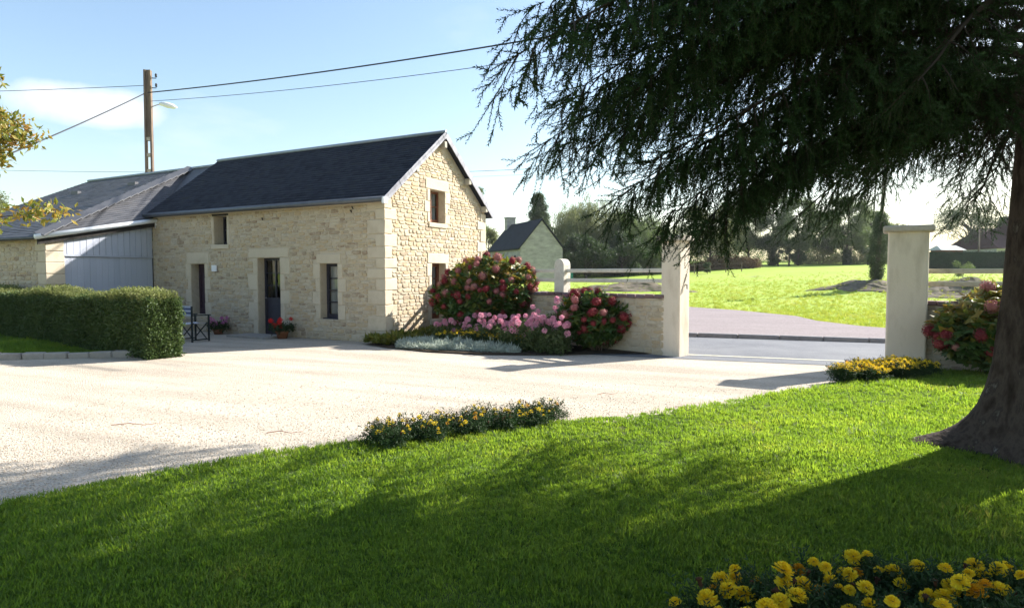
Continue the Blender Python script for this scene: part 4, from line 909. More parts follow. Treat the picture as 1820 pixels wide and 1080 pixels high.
bt('willow_tree', 'pale willow with hanging foliage behind the small slate roofed barn', 1045, 84, 352, 150, 'leaf_pale', 1, shape='willow', protos=DROOP, n_blob=40, n_pts=2600, clump=.75, tr=.3)
bt('willow_tree', 'darker spreading willow next to the pale one behind the rail fence', 1130, 82, 372, 130, 'leaf_mid', 2, shape='willow', protos=DROOP, n_blob=34, n_pts=2200, clump=.75, tr=.3)
bt('evergreen_shrub', 'low dark evergreen bush in the shade at the foot of the willows', 1040, 75, 420, 90, 'leaf_dark', 3, n_blob=20, n_pts=1500, trunk_h=.1, cat='shrub')
bt('evergreen_shrub', 'second dark bush between the barn and the gate pillar, deeper under the willows', 1105, 77, 412, 90, 'leaf_dark', 4, n_blob=20, n_pts=1500, trunk_h=.1, cat='shrub')
bt('fir_tree', 'dark narrow fir rising behind the barn roof', 957, 104, 345, 52, 'leaf_dark', 5, shape='cone', protos=FIR, n_blob=34, n_pts=1500, clump=.8, tr=.22)
bt('poplar_tree', 'pale green tree between the house gable and the barn', 868, 84, 405, 40, 'leaf_pale', 6, n_blob=14, n_pts=700)
bt('poplar_tree', 'leafy tree top showing past the right hand eave of the house', 842, 60, 310, 44, 'leaf_mid', 28, n_blob=12, n_pts=350, clump=.4, tr=.1)
for px, dist, top, wpx, leaf, sd_, lab, ivy in ((1262, 88, 362, 110, 'leaf_pale', 7, 'pale silvery tree behind the bracken by the paddock fence', False), (1330, 96, 352, 80, 'leaf_mid', 8, 'thin airy tree between the silvery tree and the ivy clad trunks', False), (1372, 92, 330, 84, 'leaf_dark', 9, 'dark ivy clad tree at the end of the bracken strip', True),
    (1418, 95, 345, 70, 'leaf_mid', 10, 'mid green tree next to the dark ivy clad one', True), (1462, 100, 372, 66, 'leaf_dark', 11, 'small dark tree standing over the pale brushwood', False), (1505, 94, 348, 76, 'leaf_mid', 12, 'leafy tree with a dark straight trunk at the field edge', True), (1545, 98, 372, 60, 'leaf_mid', 13, 'rounded green tree just behind the ivy covered pole', False), (1590, 104, 400, 60, 'leaf_pale', 14, 'pale bushy tree beside the capped gate pillar', False)):
    bt('field_tree', lab, px, dist, top, wpx, leaf, sd_, n_blob=46, n_pts=2400, clump=.5, trunk_h=.16, ivy=ivy, group=G1)
for px, dist, top, wpx, sd_, lab in ((1382, 90, 438, 16, 31, 'small ivy covered stump left of the dark bush at the field edge'), (1402, 90, 442, 12, 32, 'narrow ivy covered stump among the field edge trees'), (1418, 91, 443, 24, 33, 'round dark bush at the field edge'), (1542, 92, 440, 26, 34, 'low dark bush near the ivy covered pole')):
    bt('ivy_stump', lab, px, dist, top, wpx, 'leaf_dark', sd_, n_blob=8, n_pts=260, clump=.3, trunk_h=.1, cat='shrub', group='ivy clumps at the field edge')
bt('cedar_tree', 'dark layered conifer beside the brown roofed house', 1722, 92, 362, 120, 'leaf_dark', 15, n_blob=34, n_pts=1300, clump=.5, protos=FIR, trunk_h=.2, tr=.25)
bt('shrub', 'small light green shrub growing in the field before the dark hedge', 1712, 52, 458, 30, 'leaf_mid', 16, n_blob=8, n_pts=120, clump=.25, trunk_h=.1, tr=.03, cat='shrub')
# bracken strip and brushwood, hedge line
def strip(name, px0, px1, dist, h, leaf, n, depth=4):
    P = []
    for _ in range(n):
        d = dist + random.uniform(0, depth); p = at(random.uniform(px0, px1), HZ, d); P.append((p.x, p.y, terrain(p.x, p.y) + random.random() ** 1.3 * h * (.75 + .25 * math.sin(p.x * .7)))) 
    m = len(P); scatter(name, BIG, [M[leaf]], P, rng.uniform(0, 6.28, (m, 3)), rng.uniform(.35, .75, m), kind='stuff')
strip('bracken', 1150, 1350, 84, 1.7, 'leaf_rust', 1500); strip('brushwood', 1420, 1600, 96, 2.4, 'leaf_pale', 800); strip('far_undergrowth', 1150, 1640, 110, 6.5, 'leaf_mid', 3600, 12)
strip('undergrowth', 985, 1180, 88, 3.0, 'leaf_dark', 1200, 6)
# paddock fence
pf = empty('paddock_fence', ground(1225, 76), 0, label='thin post and wire fence in front of the bracken', cat='fence'); o0 = pf.location
prev = None
for i in range(7):
    p = Vector(ground(1150 + i * 28, 77)) - Vector(o0); MB().tube([p, p + Vector((0, 0, 1.15))], .06, 6).build('fence_post', M['wood_pole'], pf)
    if prev:
        for z_ in (.5, 1.0): MB().tube([prev + Vector((0, 0, z_)), p + Vector((0, 0, z_))], .02, 4).build('fence_rail', M['wood_pole'], pf)
    prev = p
bt('clipped_bush', 'small square dark bush standing at the paddock fence', 1257, 75, 466, 11, 'leaf_dark', 17, n_blob=8, n_pts=200, clump=.22, trunk_h=.1, tr=.04, cat='shrub')

# autumn tree whose crown leans in beside the garage wing
random.seed(5); AT = Vector((-10.15, 10.2, 0)); at_root = empty('autumn_tree', AT, label='young tree with leaves turning orange beside the garage wing', cat='tree')
b = MB(); b.tube([(0, 0, -.1), (.03, .02, 1.4), (0, .05, 3), (.1, 0, 5)], [.12, .10, .07, .02], 8); P, D = [], []
for i in range(84):
    a = i * 2.4; z_ = 3.0 + 2.0 * random.random(); f = math.sin(math.pi * (z_ - 2.2) / 3.3) ** .6; rr = 2.15 * f * random.uniform(.5, 1); p = Vector((rr * math.cos(a), rr * math.sin(a), z_)); s_ = Vector((0, 0, max(2.6, z_ - .9)))
    b.tube([s_, (s_ + p) / 2 + Vector((0, 0, .12)), p], [.022, .014, .004], 4, cap=False)
    for _ in range(75):
        t = random.random() ** .5; q = s_ + (p - s_) * t + rdir() * .22; P.append(q[:]); 
tip = at(92, 376, 9.4) - AT; s_ = Vector((.0, 0, 2.2)); b.tube([s_, (s_ + tip) / 2 + Vector((0, 0, .08)), tip], [.025, .014, .004], 4, cap=False)
for _ in range(40): t = .45 + .65 * random.random(); P.append((s_ + (tip - s_) * t + Vector((0, 0, .08 * math.sin(math.pi * t))) + rdir() * .07)[:])
b.build('trunk', M['bark_grey'], at_root, True); P = np.array(P); m = len(P)
scatter('crown', [leaf_clump(9, .11, .05, .12, -.3) for _ in range(4)], [M['leaf_autumn']], P, rng.uniform(0, 6.28, (m, 3)), rng.uniform(.8, 1.3, m), at_root, kind='stuff')
bt('field_tree', 'pale distant tree behind the garage roof', -25, 60, 318, 80, 'leaf_pale', 18, n_blob=16, n_pts=700, clump=.5)

# ------------------------------------------------------------------ barn, far house, shed, hedge, poles and wires
M['barn_wall'] = mat('barn_stone', [(.23, .21, .215), (.33, .305, .31), (.43, .40, .39)], .95, 1.2, 8, 0, 1, 5, .1, stretch=(1, 1, 2.5))
d = 68.; gL, gC, gR = at(888, 437, d + 1.5), at(925, 440, d), at(1000, 437, d + 1.8)
bc = Vector((gC.x, gC.y, 0)); gz = 1.3
barn = empty('stone_barn', (bc.x, bc.y, gz), 0, label='small old grey stone barn with slate roof and chimney across the field', cat='barn')
ux = Vector((gR.x - gC.x, gR.y - gC.y, 0)); wid = ux.length; ux.normalize(); uy = Vector((-ux.y, ux.x, 0)); barn.rotation_euler.z = math.atan2(ux.y, ux.x)
dep, eh, rh = 10., gC.z - gz, at(958, 393, d + 1.8).z - gz
b = MB().box((0, 0, -.5), (wid, dep, eh)); n_ = [(0, eh), (wid, eh), (wid / 2, rh)]
b.add([(x, 0, z) for x, z in n_] + [(x, dep, z) for x, z in n_], [(0, 1, 2), (5, 4, 3)]); b.build('walls', M['barn_wall'], barn)
b = MB()
for x0, x1, z0, z1 in ((-.25, wid / 2, eh - .2, rh + .05), (wid + .25, wid / 2, eh - .2, rh + .05)):
    V = [(x0, -.15, z0), (x1, -.15, z1), (x1, dep + .15, z1), (x0, dep + .15, z0)]; V += [(x, y, z + .16) for x, y, z in V]; b.add(V, [(3, 2, 1, 0), (4, 5, 6, 7), (0, 1, 5, 4), (1, 2, 6, 5), (2, 3, 7, 6), (3, 0, 4, 7)])
rf_ = b.build('roof', M['slate'], barn); MB().box((wid / 2 - .55, dep - .8, rh - .8), (wid / 2 + .55, dep, rh + 1.0)).box((wid / 2 - .62, dep - .87, rh + 1.0), (wid / 2 + .62, dep + .07, rh + 1.12)).build('chimney', M['barn_wall'], rf_)
MB().box((-.03, 1.3, eh - 1.9), (.05, 1.8, eh - .8)).build('window', M['interior'], barn); MB().box((-.05, 1.2, eh - 2.02), (.02, 1.9, eh - 1.92)).build('window_sill', M['barn_wall'], barn)
bn = empty('wheelie_bin', ground(1010, 66), .2, label='teal plastic bin beside the old barn', cat='bin'); MB().box((-.4, -.4, 0), (.4, .4, 1.0)).build('bin_body', M['teal'], bn); MB().box((-.44, -.44, 1.0), (.44, .44, 1.08)).build('bin_lid', M['teal'], bn)
g = ground(1770, 88); hs = empty('brown_roofed_house', g, .12, label='distant house with brown red roof and pale walls behind the dark hedge', cat='house'); s_ = 88 / FPX
ez, rz_ = at(0, 443, 88).z - g[2], at(0, 404, 88).z - g[2]; x0, x1 = -34 * s_, 70 * s_
MB().box((x0 + .3, -2.4, -.5), (x1, 6, ez + .1)).build('walls', M['house_wall'], hs)
b = MB().add([(x0, -3, ez), (x1, -3, ez), (x1, 1.8, rz_), (x0 + 18 * s_, 1.8, rz_), (x0, 6.6, ez), (x1, 6.6, ez)], [(0, 1, 2, 3), (3, 2, 5, 4), (0, 3, 4), (0, 4, 5, 1)]); b.build('roof', M['roof_red'], hs)
MB().box((2 * s_, -2.9, ez - .4), (40 * s_, -2.45, ez + .45)).build('porch_wall', M['house_wall'], hs)
b = MB(); b.add([(16 * s_, -1.2, rz_ - 1.2), (40 * s_, -1.2, rz_ - 1.2), (28 * s_, -1.2, rz_ + 1.6), (16 * s_, 2, rz_ - 1.2), (40 * s_, 2, rz_ - 1.2), (28 * s_, 2, rz_ + 1.6)], [(0, 1, 2), (5, 4, 3), (0, 2, 5, 3), (1, 4, 5, 2)]); b.build('dormer', M['roof_red'], hs)
g = ground(1682, 84); sh = empty('garden_shed', g, .1, label='low brown wooden shed behind the dark hedge', cat='shed'); s_ = 84 / FPX; a, c = at(0, 445, 84).z - g[2], at(0, 436, 84).z - g[2]
MB().box((-1.5, -1, -.3), (1.4, 1, a)).build('walls', M['brown_wood'], sh); b = MB().add([(-1.9, -1.3, a), (1.7, -1.3, a), (1.2, 0, c), (-1.5, 0, c), (-1.9, 1.3, a), (1.7, 1.3, a)], [(0, 1, 2, 3), (3, 2, 5, 4), (0, 3, 4), (1, 5, 2)]); b.build('roof', M['house_wall'], sh)
A, B = Vector(ground(1625, 74)), Vector(ground(1850, 74)); t_ = at(0, 447, 74).z
dh = empty('dark_hedge', A, 0, label='long straight dark clipped hedge at the far field edge', cat='hedge'); MB().box((0, -.5, -.4), ((B - A).x, .5, t_ - A.z - .05)).build('inner_branches', M['dark_hedge'], dh)
m = 2500; pts = np.column_stack([rng.uniform(0, (B - A).x, m), np.where(rng.random(m) < .8, -.5, rng.uniform(-.5, .5, m)), rng.uniform(-.3, t_ - A.z, m)]); scatter('foliage', BIG, [M['dark_hedge']], pts, rng.uniform(0, 6.28, (m, 3)), rng.uniform(.15, .28, m), dh, kind='stuff')
for px, dist, top, lab in ((1738, 80, 408, 'thin grey pole standing between the far shed and brown roofed house'),):
    g = Vector(ground(px, dist)); p_ = empty('far_pole', g, label=lab, cat='pole'); h_ = tall(top, g, dist); MB().tube([(0, 0, -.2), (0, 0, h_)], [.12, .08], 8).build('post', M['wood_pole'], p_, True); MB().box((-.3, -.04, h_ - .3), (.3, .04, h_ - .2)).build('crossbar', M['wood_pole'], p_)
# ivy covered pole in the field
dist = 42.; b0 = at(1557, 490, dist); t0 = at(1575, 285, dist); b0.z = terrain(b0.x, b0.y)
ip = empty('ivy_covered_pole', b0, label='leaning wooden utility pole thickly grown with ivy in the field', cat='utility pole'); v_ = t0 - b0
MB().tube([Vector((0, 0, -.3)), v_], [.15, .10], 10).build('post', M['wood_pole'], ip, True); MB().box(v_ + Vector((-.5, -.05, -.5)), v_ + Vector((.5, .05, -.4))).build('crossarm', M['wood_pole'], ip)
n = 1500; q = rng.random(n); a = rng.uniform(0, 6.28, n); rr = .14 + .34 * np.sin(np.pi * np.clip(q * 1.02, 0, 1)) ** .7 * (1 + .3 * np.sin(q * 23)); z_ = q * .56
P = np.array([(v_ * z__)[:] for z__ in z_]) + np.column_stack([rr * np.cos(a), rr * np.sin(a), np.zeros(n)]); scatter('ivy', BIG, [M['leaf_dark']], P, rng.uniform(0, 6.28, (n, 3)), rng.uniform(.12, .26, n), ip, kind='stuff')
# concrete utility pole behind the garage
PD = 30.; pb = at(270, HZ, PD); ptop = at(262, 125, PD); pole = empty('utility_pole', (pb.x, pb.y, 0), R(10), label='tall weathered ladder type utility pole with street lamp behind the garage roof', cat='utility pole')
ht = ptop.z; lx = (ptop.x - pb.x) / ht
def at_h(z_): return Vector((lx * z_ , 0, z_))
for sx in (-1, 1):
    b = MB(); V = []
    for z_ in (0, ht): c = at_h(z_); wv = .145 - .035 * z_ / ht; V += [(c.x + sx * wv - .04, -.11, z_), (c.x + sx * wv + .04, -.11, z_), (c.x + sx * wv + .04, .11, z_), (c.x + sx * wv - .04, .11, z_)]
    b.add(V, [(3, 2, 1, 0), (4, 5, 6, 7), (0, 1, 5, 4), (1, 2, 6, 5), (2, 3, 7, 6), (3, 0, 4, 7)]); b.build('upright', M['wood_pole'], pole)
b = MB(); c1, c2 = at_h(7.6), at_h(ht); b.box((c1.x - .08, -.05, 7.9), (c2.x + .08, .07, ht + .01)); b.build('upper_web', M['wood_pole'], pole)
for i in range(11): z_ = .5 + i * .74; c = at_h(z_); MB().box((c.x - .105, -.08, z_), (c.x + .105, .08, z_ + .16)).build('rung', M['cap'], pole)
for z_ in (ht - .35, ht - .8):
    c = at_h(z_); MB().tube([(c.x + .17, 0, z_), (c.x + .36, 0, z_), (c.x + .36, 0, z_ + .12)], .022, 6).lathe([(.03, 0), (.06, .03), (.035, .08), (.06, .11), (.02, .17)], 8, 0, (c.x + .36, 0, z_ + .05)).build('insulator', M['black'], pole, True)
c = at_h(at(0, 186, PD).z); lp_ = at(300, 189, PD)
MB().tube([(c.x + .15, 0, c.z - .1), (c.x + .4, -.02, c.z + .0), (c.x + .62, -.05, c.z + .03)], .022, 6).build('lamp_arm', M['metal'], pole, True)
b = MB(); b.tube([(c.x + .5, -.05, c.z + .03), (c.x + .62, -.05, c.z + .045), (c.x + .85, -.05, c.z + .0), (c.x + 1.12, -.05, c.z - .06), (c.x + 1.26, -.05, c.z - .1)], [.06, .10, .135, .11, .03], 10); b.build('lamp_head', M['white_pvc'], pole, True)
def wire(label, A, B, sag, r):
    n = 26; A, B = Vector(A), Vector(B); MB().tube([A + (B - A) * (i / n) - Vector((0, 0, sag * 4 * (i / n) * (1 - i / n))) for i in range(n + 1)], r, 5, cap=False).build('overhead_wire', M['black'], smooth=True, label=label, cat='wire', group='overhead wires')
wire('thick overhead cable sloping up from the pole towards the spruce', at(262, 165, PD), at(1300, 8, 17.5), .22, .028)
wire('thinner overhead wire just below the thick cable', at(268, 180, PD), at(1300, 52, 17.5), .25, .012)
wire('level thin wire running from the pole top past the autumn tree', at(258, 152, PD), at(-300, 166, 34), .1, .014)
wire('thick service cable dropping from the pole towards the autumn tree', at(258, 166, PD), at(-160, 345, 17), .1, .024)
wire('faint low wire passing just above the garage ridge', at(262, 306, PD + 1), at(-300, 292, 40), .1, .009)
wire('upper wire crossing the sky right of the gable', at(780, 307, 46), at(1575, 262, 42), .15, .016)
wire('lower faint wire crossing the sky right of the gable', at(780, 316, 47), at(1575, 275, 42), .15, .008)

# ------------------------------------------------------------------ flower bed before the gable
bed = [tuple(gp(648, 613)[:2]), tuple(gp(690, 619)[:2]), tuple(gp(760, 626)[:2]), tuple(gp(850, 631)[:2]), tuple(gp(960, 632)[:2]), tuple(gp(1060, 630)[:2]), tuple(gp(1150, 630)[:2]), (3.0, 13.3), (-1.5, 17.9), (-2.3, 16.6), (-3.0, 15.25)]
sheet('flower_bed', bed, .03, M['soil'], kind='structure')
# hydrangeas
def floret_head(n=70, r=.5):
    b = MB(); b.lathe([(.02, -.36), (.27, -.27), (.36, 0), (.27, .27), (.02, .36)], 8)
    for i in range(n):
        z_ = 1 - 2 * (i + .5) / n; q = math.sqrt(1 - z_ * z_); a = i * 2.39996; d = Vector((q * math.cos(a), q * math.sin(a), z_ * .85)); o = d * r * random.uniform(.86, 1.05); s = d.cross(rdir()).normalized(); u = s.cross(d); wv = .085 * random.uniform(.8, 1.2)
        b.add([o + s * wv + d * .02, o + u * wv - d * .01, o - s * wv + d * .02, o - u * wv - d * .01, o - d * .02], [(4, 0, 1), (4, 1, 2), (4, 2, 3), (4, 3, 0)])
    return b
random.seed(9); HEAD = {m_: [floret_head().mesh('flower_head', M[m_]) for _ in range(2)] for m_ in ('hyd_red', 'hyd_dusky')}
hleaf = []
for _ in range(4):
    q = MB()
    for k in range(5): a = k * 1.26 + random.uniform(-.3, .3); leaf_into(q, (0, 0, 0), (math.cos(a), math.sin(a), random.uniform(-.35, .45)), .15 * random.uniform(.75, 1.2), .095, .2, 0, Vector((0, 0, 1)))
    hleaf.append(q)
def hydrangea(c, rx, ry, h, nheads, label, seed, gold=.0, dusky=.3, low=.15):
    random.seed(seed); root = empty('hydrangea', c, 0, label=label, cat='hydrangea', group='hydrangea bushes'); b = MB(); P, ids = [], []
    lump = [(rdir(), random.uniform(.75, 1.08)) for _ in range(14)]
    def surf(d):
        k = 1.0
        for l_, s_ in lump: k += (s_ - .95) * max(0, d.dot(l_)) ** 5
        return Vector((d.x * rx * k, d.y * ry * k, h * low + (h * (1 - low)) * (.5 + .5 * d.z) * min(1.08, k) if True else 0))
    for i in range(26):
        d = rdir(.5); p = surf(d); b.tube([(random.gauss(0, .12), random.gauss(0, .1), 0), p * .5 + Vector((0, 0, .1)), p * .95], [.012, .008, .005], 4, cap=False)
    b.build('stems', M['twig'], root, kind='stuff')
    n = int(rx * ry * h * 620) + 300
    PG, PN = [], []
    for _ in range(n):
        d = rdir(.15); q = surf(d) * random.choice((1, .97, .9, .8, .65)); q.z = max(.08, q.z); (PG if random.random() < gold * max(0, q.z / h - .35) * 2.2 else PN).append(q[:])
    for nm, pts_, m_ in (('leaves', PN, 'hyd_leaf'), ('turning_leaves', PG, 'hyd_leaf_gold')):
        if pts_: mm = len(pts_); scatter(nm, hleaf, [M[m_]], pts_, np.column_stack([rng.normal(0, .5, mm), rng.normal(0, .5, mm), rng.uniform(0, 6.28, mm)]), rng.uniform(.7, 1.25, mm), root, kind='stuff')
    placed = []; tries = 0
    while len(placed) < nheads and tries < 4000:
        tries += 1; d = rdir(.1)
        if d.y > .35: continue
        p = surf(d) * 1.03
        if p.z < .15 or any((p - q).length < .13 for q in placed): continue
        placed.append(p); kind = 'hyd_dusky' if random.random() < dusky * (1.6 if p.z > h * .55 else .4) else 'hyd_red'; s = random.uniform(.14, .26)
        link('flower_head', random.choice(HEAD[kind]), root, p, (random.uniform(0, 6), random.uniform(0, 6), 0), (s, s, s * .9))
hydrangea((-.66, 15.75, 0), 1.24, .9, 2.12, 80, 'tall hydrangea with dark red flower heads against the house gable', 11, .6, .4)
hydrangea((1.80, 13.72, 0), .80, .6, 1.28, 44, 'lower rounded red hydrangea in front of the stone boundary wall', 12, .12, .2)
hydrangea((7.95, 10.25, 0), 1.10, .75, 1.42, 34, 'hydrangea with dusky heads and yellowing leaves beside the spruce trunk', 13, 1.0, .75)
# marigolds
def marigold_head(rings, n0, mi=0):
    b = MB(); b.lathe([(.12, -.5), (.2, -.25), (.14, 0)], 6, 1)
    for j in range(rings):
        t = j / max(1, rings - 1); n = max(4, int(n0 * (1 - .55 * t))); el = R(-12 + 85 * t); r0_ = .06
        for i in range(n):
            a = 2 * math.pi * (i + .5 * (j % 2) + random.uniform(-.2, .2)) / n; e2_ = el + random.uniform(-.15, .15); d = Vector((math.cos(a) * math.cos(e2_), math.sin(a) * math.cos(e2_), math.sin(e2_))); s = Vector((-math.sin(a), math.cos(a), 0)); u = s.cross(d) * -1
            ln = .5 * (1 - .28 * t) * random.uniform(.88, 1.1); wv = .115 * (1 - .3 * t) * random.uniform(.85, 1.2); o = d * r0_ + Vector((0, 0, -.05 + .12 * t)); e = o + d * ln
            b.add([o, o + d * ln * .55 + s * wv * .8, e + s * wv + u * .05, e + s * wv * .2 - u * .03 - d * .03, e - s * wv + u * .05, o + d * ln * .55 - s * wv * .8], [(0, 1, 2, 3), (0, 3, 4, 5)], mi)
    return b
def bud_head():
    b = MB(); b.lathe([(.10, -.5), (.2, -.2), (.18, .1), (.30, .35), (.1, .45)], 7, 0)
    for i in range(8): a = i * .785; leaf_into(b, (.14 * math.cos(a), .14 * math.sin(a), .2), (math.cos(a), math.sin(a), random.uniform(.2, 1.2)), .3, .16)
    return b
random.seed(33)
HI = [marigold_head(6, 15).mesh('flower', [M[m_], M['stem']]) for m_ in ('marigold', 'marigold', 'marigold_orange')]; BUD = [bud_head().mesh('withered_flower', M['withered']) for _ in range(2)]
LO = [marigold_head(3, 7).mesh('flower', [M[m_], M['stem']]) for m_ in ('marigold', 'marigold_orange')]
def frond():
    b = MB()
    for k in range(6):
        d = rdir(.5)
        for i in range(1, 6):
            o = d * .025 * i
            for s in (-1, 1): leaf_into(b, o, d * .6 + rdir() * .7, .035, .010)
    return b
FR = [frond() for _ in range(4)]
def marigold(c, h, r, nf, hi, label, group, fs=.07, wither=.25, orange=.05):
    root = empty('marigold_plant', c, random.uniform(0, 6), label=label, cat='marigold', group=group); b = MB(); heads = []
    for i in range(nf):
        for _ in range(20):
            a = random.uniform(0, 6.283); q = r * random.random() ** .5 * 1.1; z_ = h * (random.uniform(.92, 1.18) - .22 * (q / r) ** 2); p = Vector((q * math.cos(a), q * math.sin(a), z_))
            if all((p - o_).length > fs * .75 for o_ in heads): break
        heads.append(p); b.tube([(p.x * .25, p.y * .25, 0), p * .6 + Vector((0, 0, .02)), p], [.004, .003, .0025], 4, cap=False)
        til = (random.gauss(0, .3), random.gauss(0, .3) , random.uniform(0, 6)); s = fs * random.uniform(.55, 1.15)
        if random.random() < wither: link('withered_flower', random.choice(BUD), root, p, til, (s * .62,) * 3)
        else:
            src = HI if hi else LO; o_ = src[-1] if random.random() < orange else src[0 if not hi else random.randrange(2)]; link('flower', o_, root, p, til, (s, s, s * .85))
    b.build('stems', M['stem'], root, kind='stuff')
    n = int((260 if hi else 110) * (r / .17) ** 2 * (h / .3)); z_ = rng.random(n) ** .7 * h * .74; q = r * rng.random(n) ** .5 * 1.0; a = rng.uniform(0, 6.28, n)
    scatter('foliage', FR, [M['herb']], np.column_stack([q * np.cos(a), q * np.sin(a), z_]), rng.uniform(0, 6.28, (n, 3)), rng.uniform(.5, .95, n), root, kind='stuff')
def gz_(x, y): return lawn_h(x, y) - .02
random.seed(44)
for px, py in ((1235, 1130), (1290, 1075), (1365, 1110), (1420, 1050), (1490, 1110), (1540, 1040), (1600, 1120), (1650, 1075), (1720, 1120), (1760, 1070), (1830, 1090), (1300, 1180), (1430, 1190), (1560, 1190), (1690, 1190), (1810, 1170)):
    p = gp(px + 32, py + 40); marigold((p.x, p.y, gz_(p.x, p.y)), random.uniform(.22, .30), .15, random.randint(7, 10), True, 'tall yellow marigold plant with large pompom heads and some brown ones', 'marigolds in the shaded front bed', .076, .28)
mp = [(678, 800), (712, 792), (748, 786), (785, 780), (820, 773), (855, 768), (890, 763), (925, 758), (958, 755), (980, 752), (700, 806), (772, 792), (842, 779), (905, 768), (955, 762)]
for px, py in mp:
    p = gp(px, py); marigold((p.x, p.y, gz_(p.x, p.y)), random.uniform(.17, .24), .14, random.randint(11, 15), False, 'fading marigold plant with small blooms in the strip along the gravel', 'fading marigolds along the gravel', .05, .5)
for px, py in ((1500, 684), (1525, 680), (1550, 684), (1575, 678), (1600, 680), (1622, 675), (1645, 673), (1535, 673), (1562, 668), (1588, 668), (1612, 667)):
    p = gp(px, py); marigold((p.x, p.y, gz_(p.x, p.y)), random.uniform(.2, .27), .2, random.randint(34, 42), False, 'bright sunny marigold plant in the bed at the right gate pillar', 'marigolds at the gate pillar', .068, .04)
for px, py in ((790, 612), (815, 614), (840, 615), (862, 616), (885, 618), (910, 619), (930, 622), (800, 606), (850, 608), (890, 611)):
    p = gp(px, py + 3); marigold((p.x, p.y, .03), random.uniform(.27, .34), .2, random.randint(24, 30), False, 'small marigold plant between the silver edging and the pink dahlias', 'marigolds in the gable bed', .055, .05)
def leafy(c, h, r, label, group, m_='leaf_autumn', cat='plant', name='golden_leaved_plant'):
    root = empty(name, c, 0, label=label, cat=cat, group=group); n = int(90 * r / .2); q = r * rng.random(n) ** .5; a = rng.uniform(0, 6.28, n); D = np.column_stack([np.cos(a) * q / r, np.sin(a) * q / r, np.full(n, .8)])
    scatter('leaves', LONG, [M[m_]], np.column_stack([q * np.cos(a) * .6, q * np.sin(a) * .6, rng.random(n) * h * .45]), dirs_to_euler(D), rng.uniform(.6, 1.1, n) * h / .3, root, kind='stuff')
    b = MB(); b.tube([(0, 0, -.02), (0, 0, h * .6)], [.012, .006], 5); b.build('stem', M['stem'], root)
LONG = []
for _ in range(3):
    q = MB()
    for k in range(5): leaf_into(q, (0, 0, .02 * k), (random.uniform(-.7, .7), random.uniform(-.7, .7), .8), .17, .055)
    LONG.append(q)
M['gold_leaf'] = mat('gold_green_leaves', [(.06, .10, .018), (.16, .18, .03), (.30, .24, .035)], .5, 4, 4, .6, 0, 10, .3, trans=.35)
for px, py in ((662, 611), (680, 614), (700, 614), (715, 609), (733, 611), (748, 606), (690, 607), (765, 604)):
    p = gp(px, py); leafy((p.x, p.y, .03), random.uniform(.22, .32), .22, 'gold tinged leafy plant at the house corner end of the bed', 'gold leaved plants at the house corner', 'gold_leaf')
# silver edging plants: nobody could count them
P = []
for _ in range(2600):
    u = random.random(); px = 708 + u * 212; v_ = random.random(); py = 620 + 9 * u ** .8 - v_ * (10 + 7 * math.sin(3.14 * u)); p = gp(px, py); hh_ = .20 * math.sin(math.pi * min(.96, .08 + .9 * v_)) ** .7 * math.sin(math.pi * (.06 + .88 * u)) ** .5 * (.65 + .35 * math.sin(px * .21) * math.sin(px * .067 + py)); P.append((p.x, p.y, .02 + hh_ * random.random() ** .4))
sv = [leaf_clump(12, .085, .018, .035, .7) for _ in range(3)]; m = len(P)
scatter('silver_ground_cover', sv, [M['silver']], P, np.column_stack([rng.normal(0, .5, m), rng.normal(0, .5, m), rng.uniform(0, 6.28, m)]), rng.uniform(.8, 1.4, m), kind='stuff')
# dahlias
random.seed(55)
def dahlia_head():
    b = marigold_head(5, 11); b.m = [0] * len(b.m); return b
DH = [dahlia_head().mesh('flower', [M['dahlia'], M['stem']]) for _ in range(2)]
def dahlia(c, h, r, nf, fs=.12):
    root = empty('dahlia_plant', c, 0, label='pink pompom dahlia plant in front of the red hydrangeas', cat='dahlia', group='pink dahlias in the gable bed'); b = MB()
    for i in range(nf):
        a = random.uniform(0, 6.283); q = r * random.random() ** .5; z_ = h * random.uniform(.6, 1.18); p = Vector((q * math.cos(a), q * math.sin(a) - .1, z_)); b.tube([(p.x * .3, p.y * .3, 0), (p.x * .7, p.y * .7, z_ * .6), p], [.008, .006, .004], 4, cap=False); s = fs * random.uniform(.75, 1.2)
        link('flower', random.choice(DH), root, p, (random.uniform(.2, 1.2), random.gauss(0, .4), 0), (s, s, s))
    b.build('stems', M['stem'], root, kind='stuff'); n = int(170 * r / .3); z_ = rng.random(n) ** .8 * h * .72; q = r * rng.random(n) ** .5; a = rng.uniform(0, 6.28, n)
    scatter('foliage', DLF, [M['leaf_mid']], np.column_stack([q * np.cos(a), q * np.sin(a), z_]), rng.uniform(0, 6.28, (n, 3)), rng.uniform(.6, 1.1, n), root, kind='stuff')
DLF = [leaf_clump(7, .10, .04, .08, .2) for _ in range(3)]
for px, py, h, nf in ((792, 600, .46, 7), (845, 603, .55, 10), (870, 607, .6, 14), (895, 608, .58, 14), (915, 612, .5, 10), (935, 614, .62, 12), (960, 620, .6, 9), (985, 625, .62, 10), (992, 618, .95, 6), (830, 597, .5, 6), (958, 612, .78, 7)):
    p = gp(px, py + 10 - max(0, px - 930) * .12); dahlia((p.x, p.y, .03), h * 1.05, .36, nf + 1)
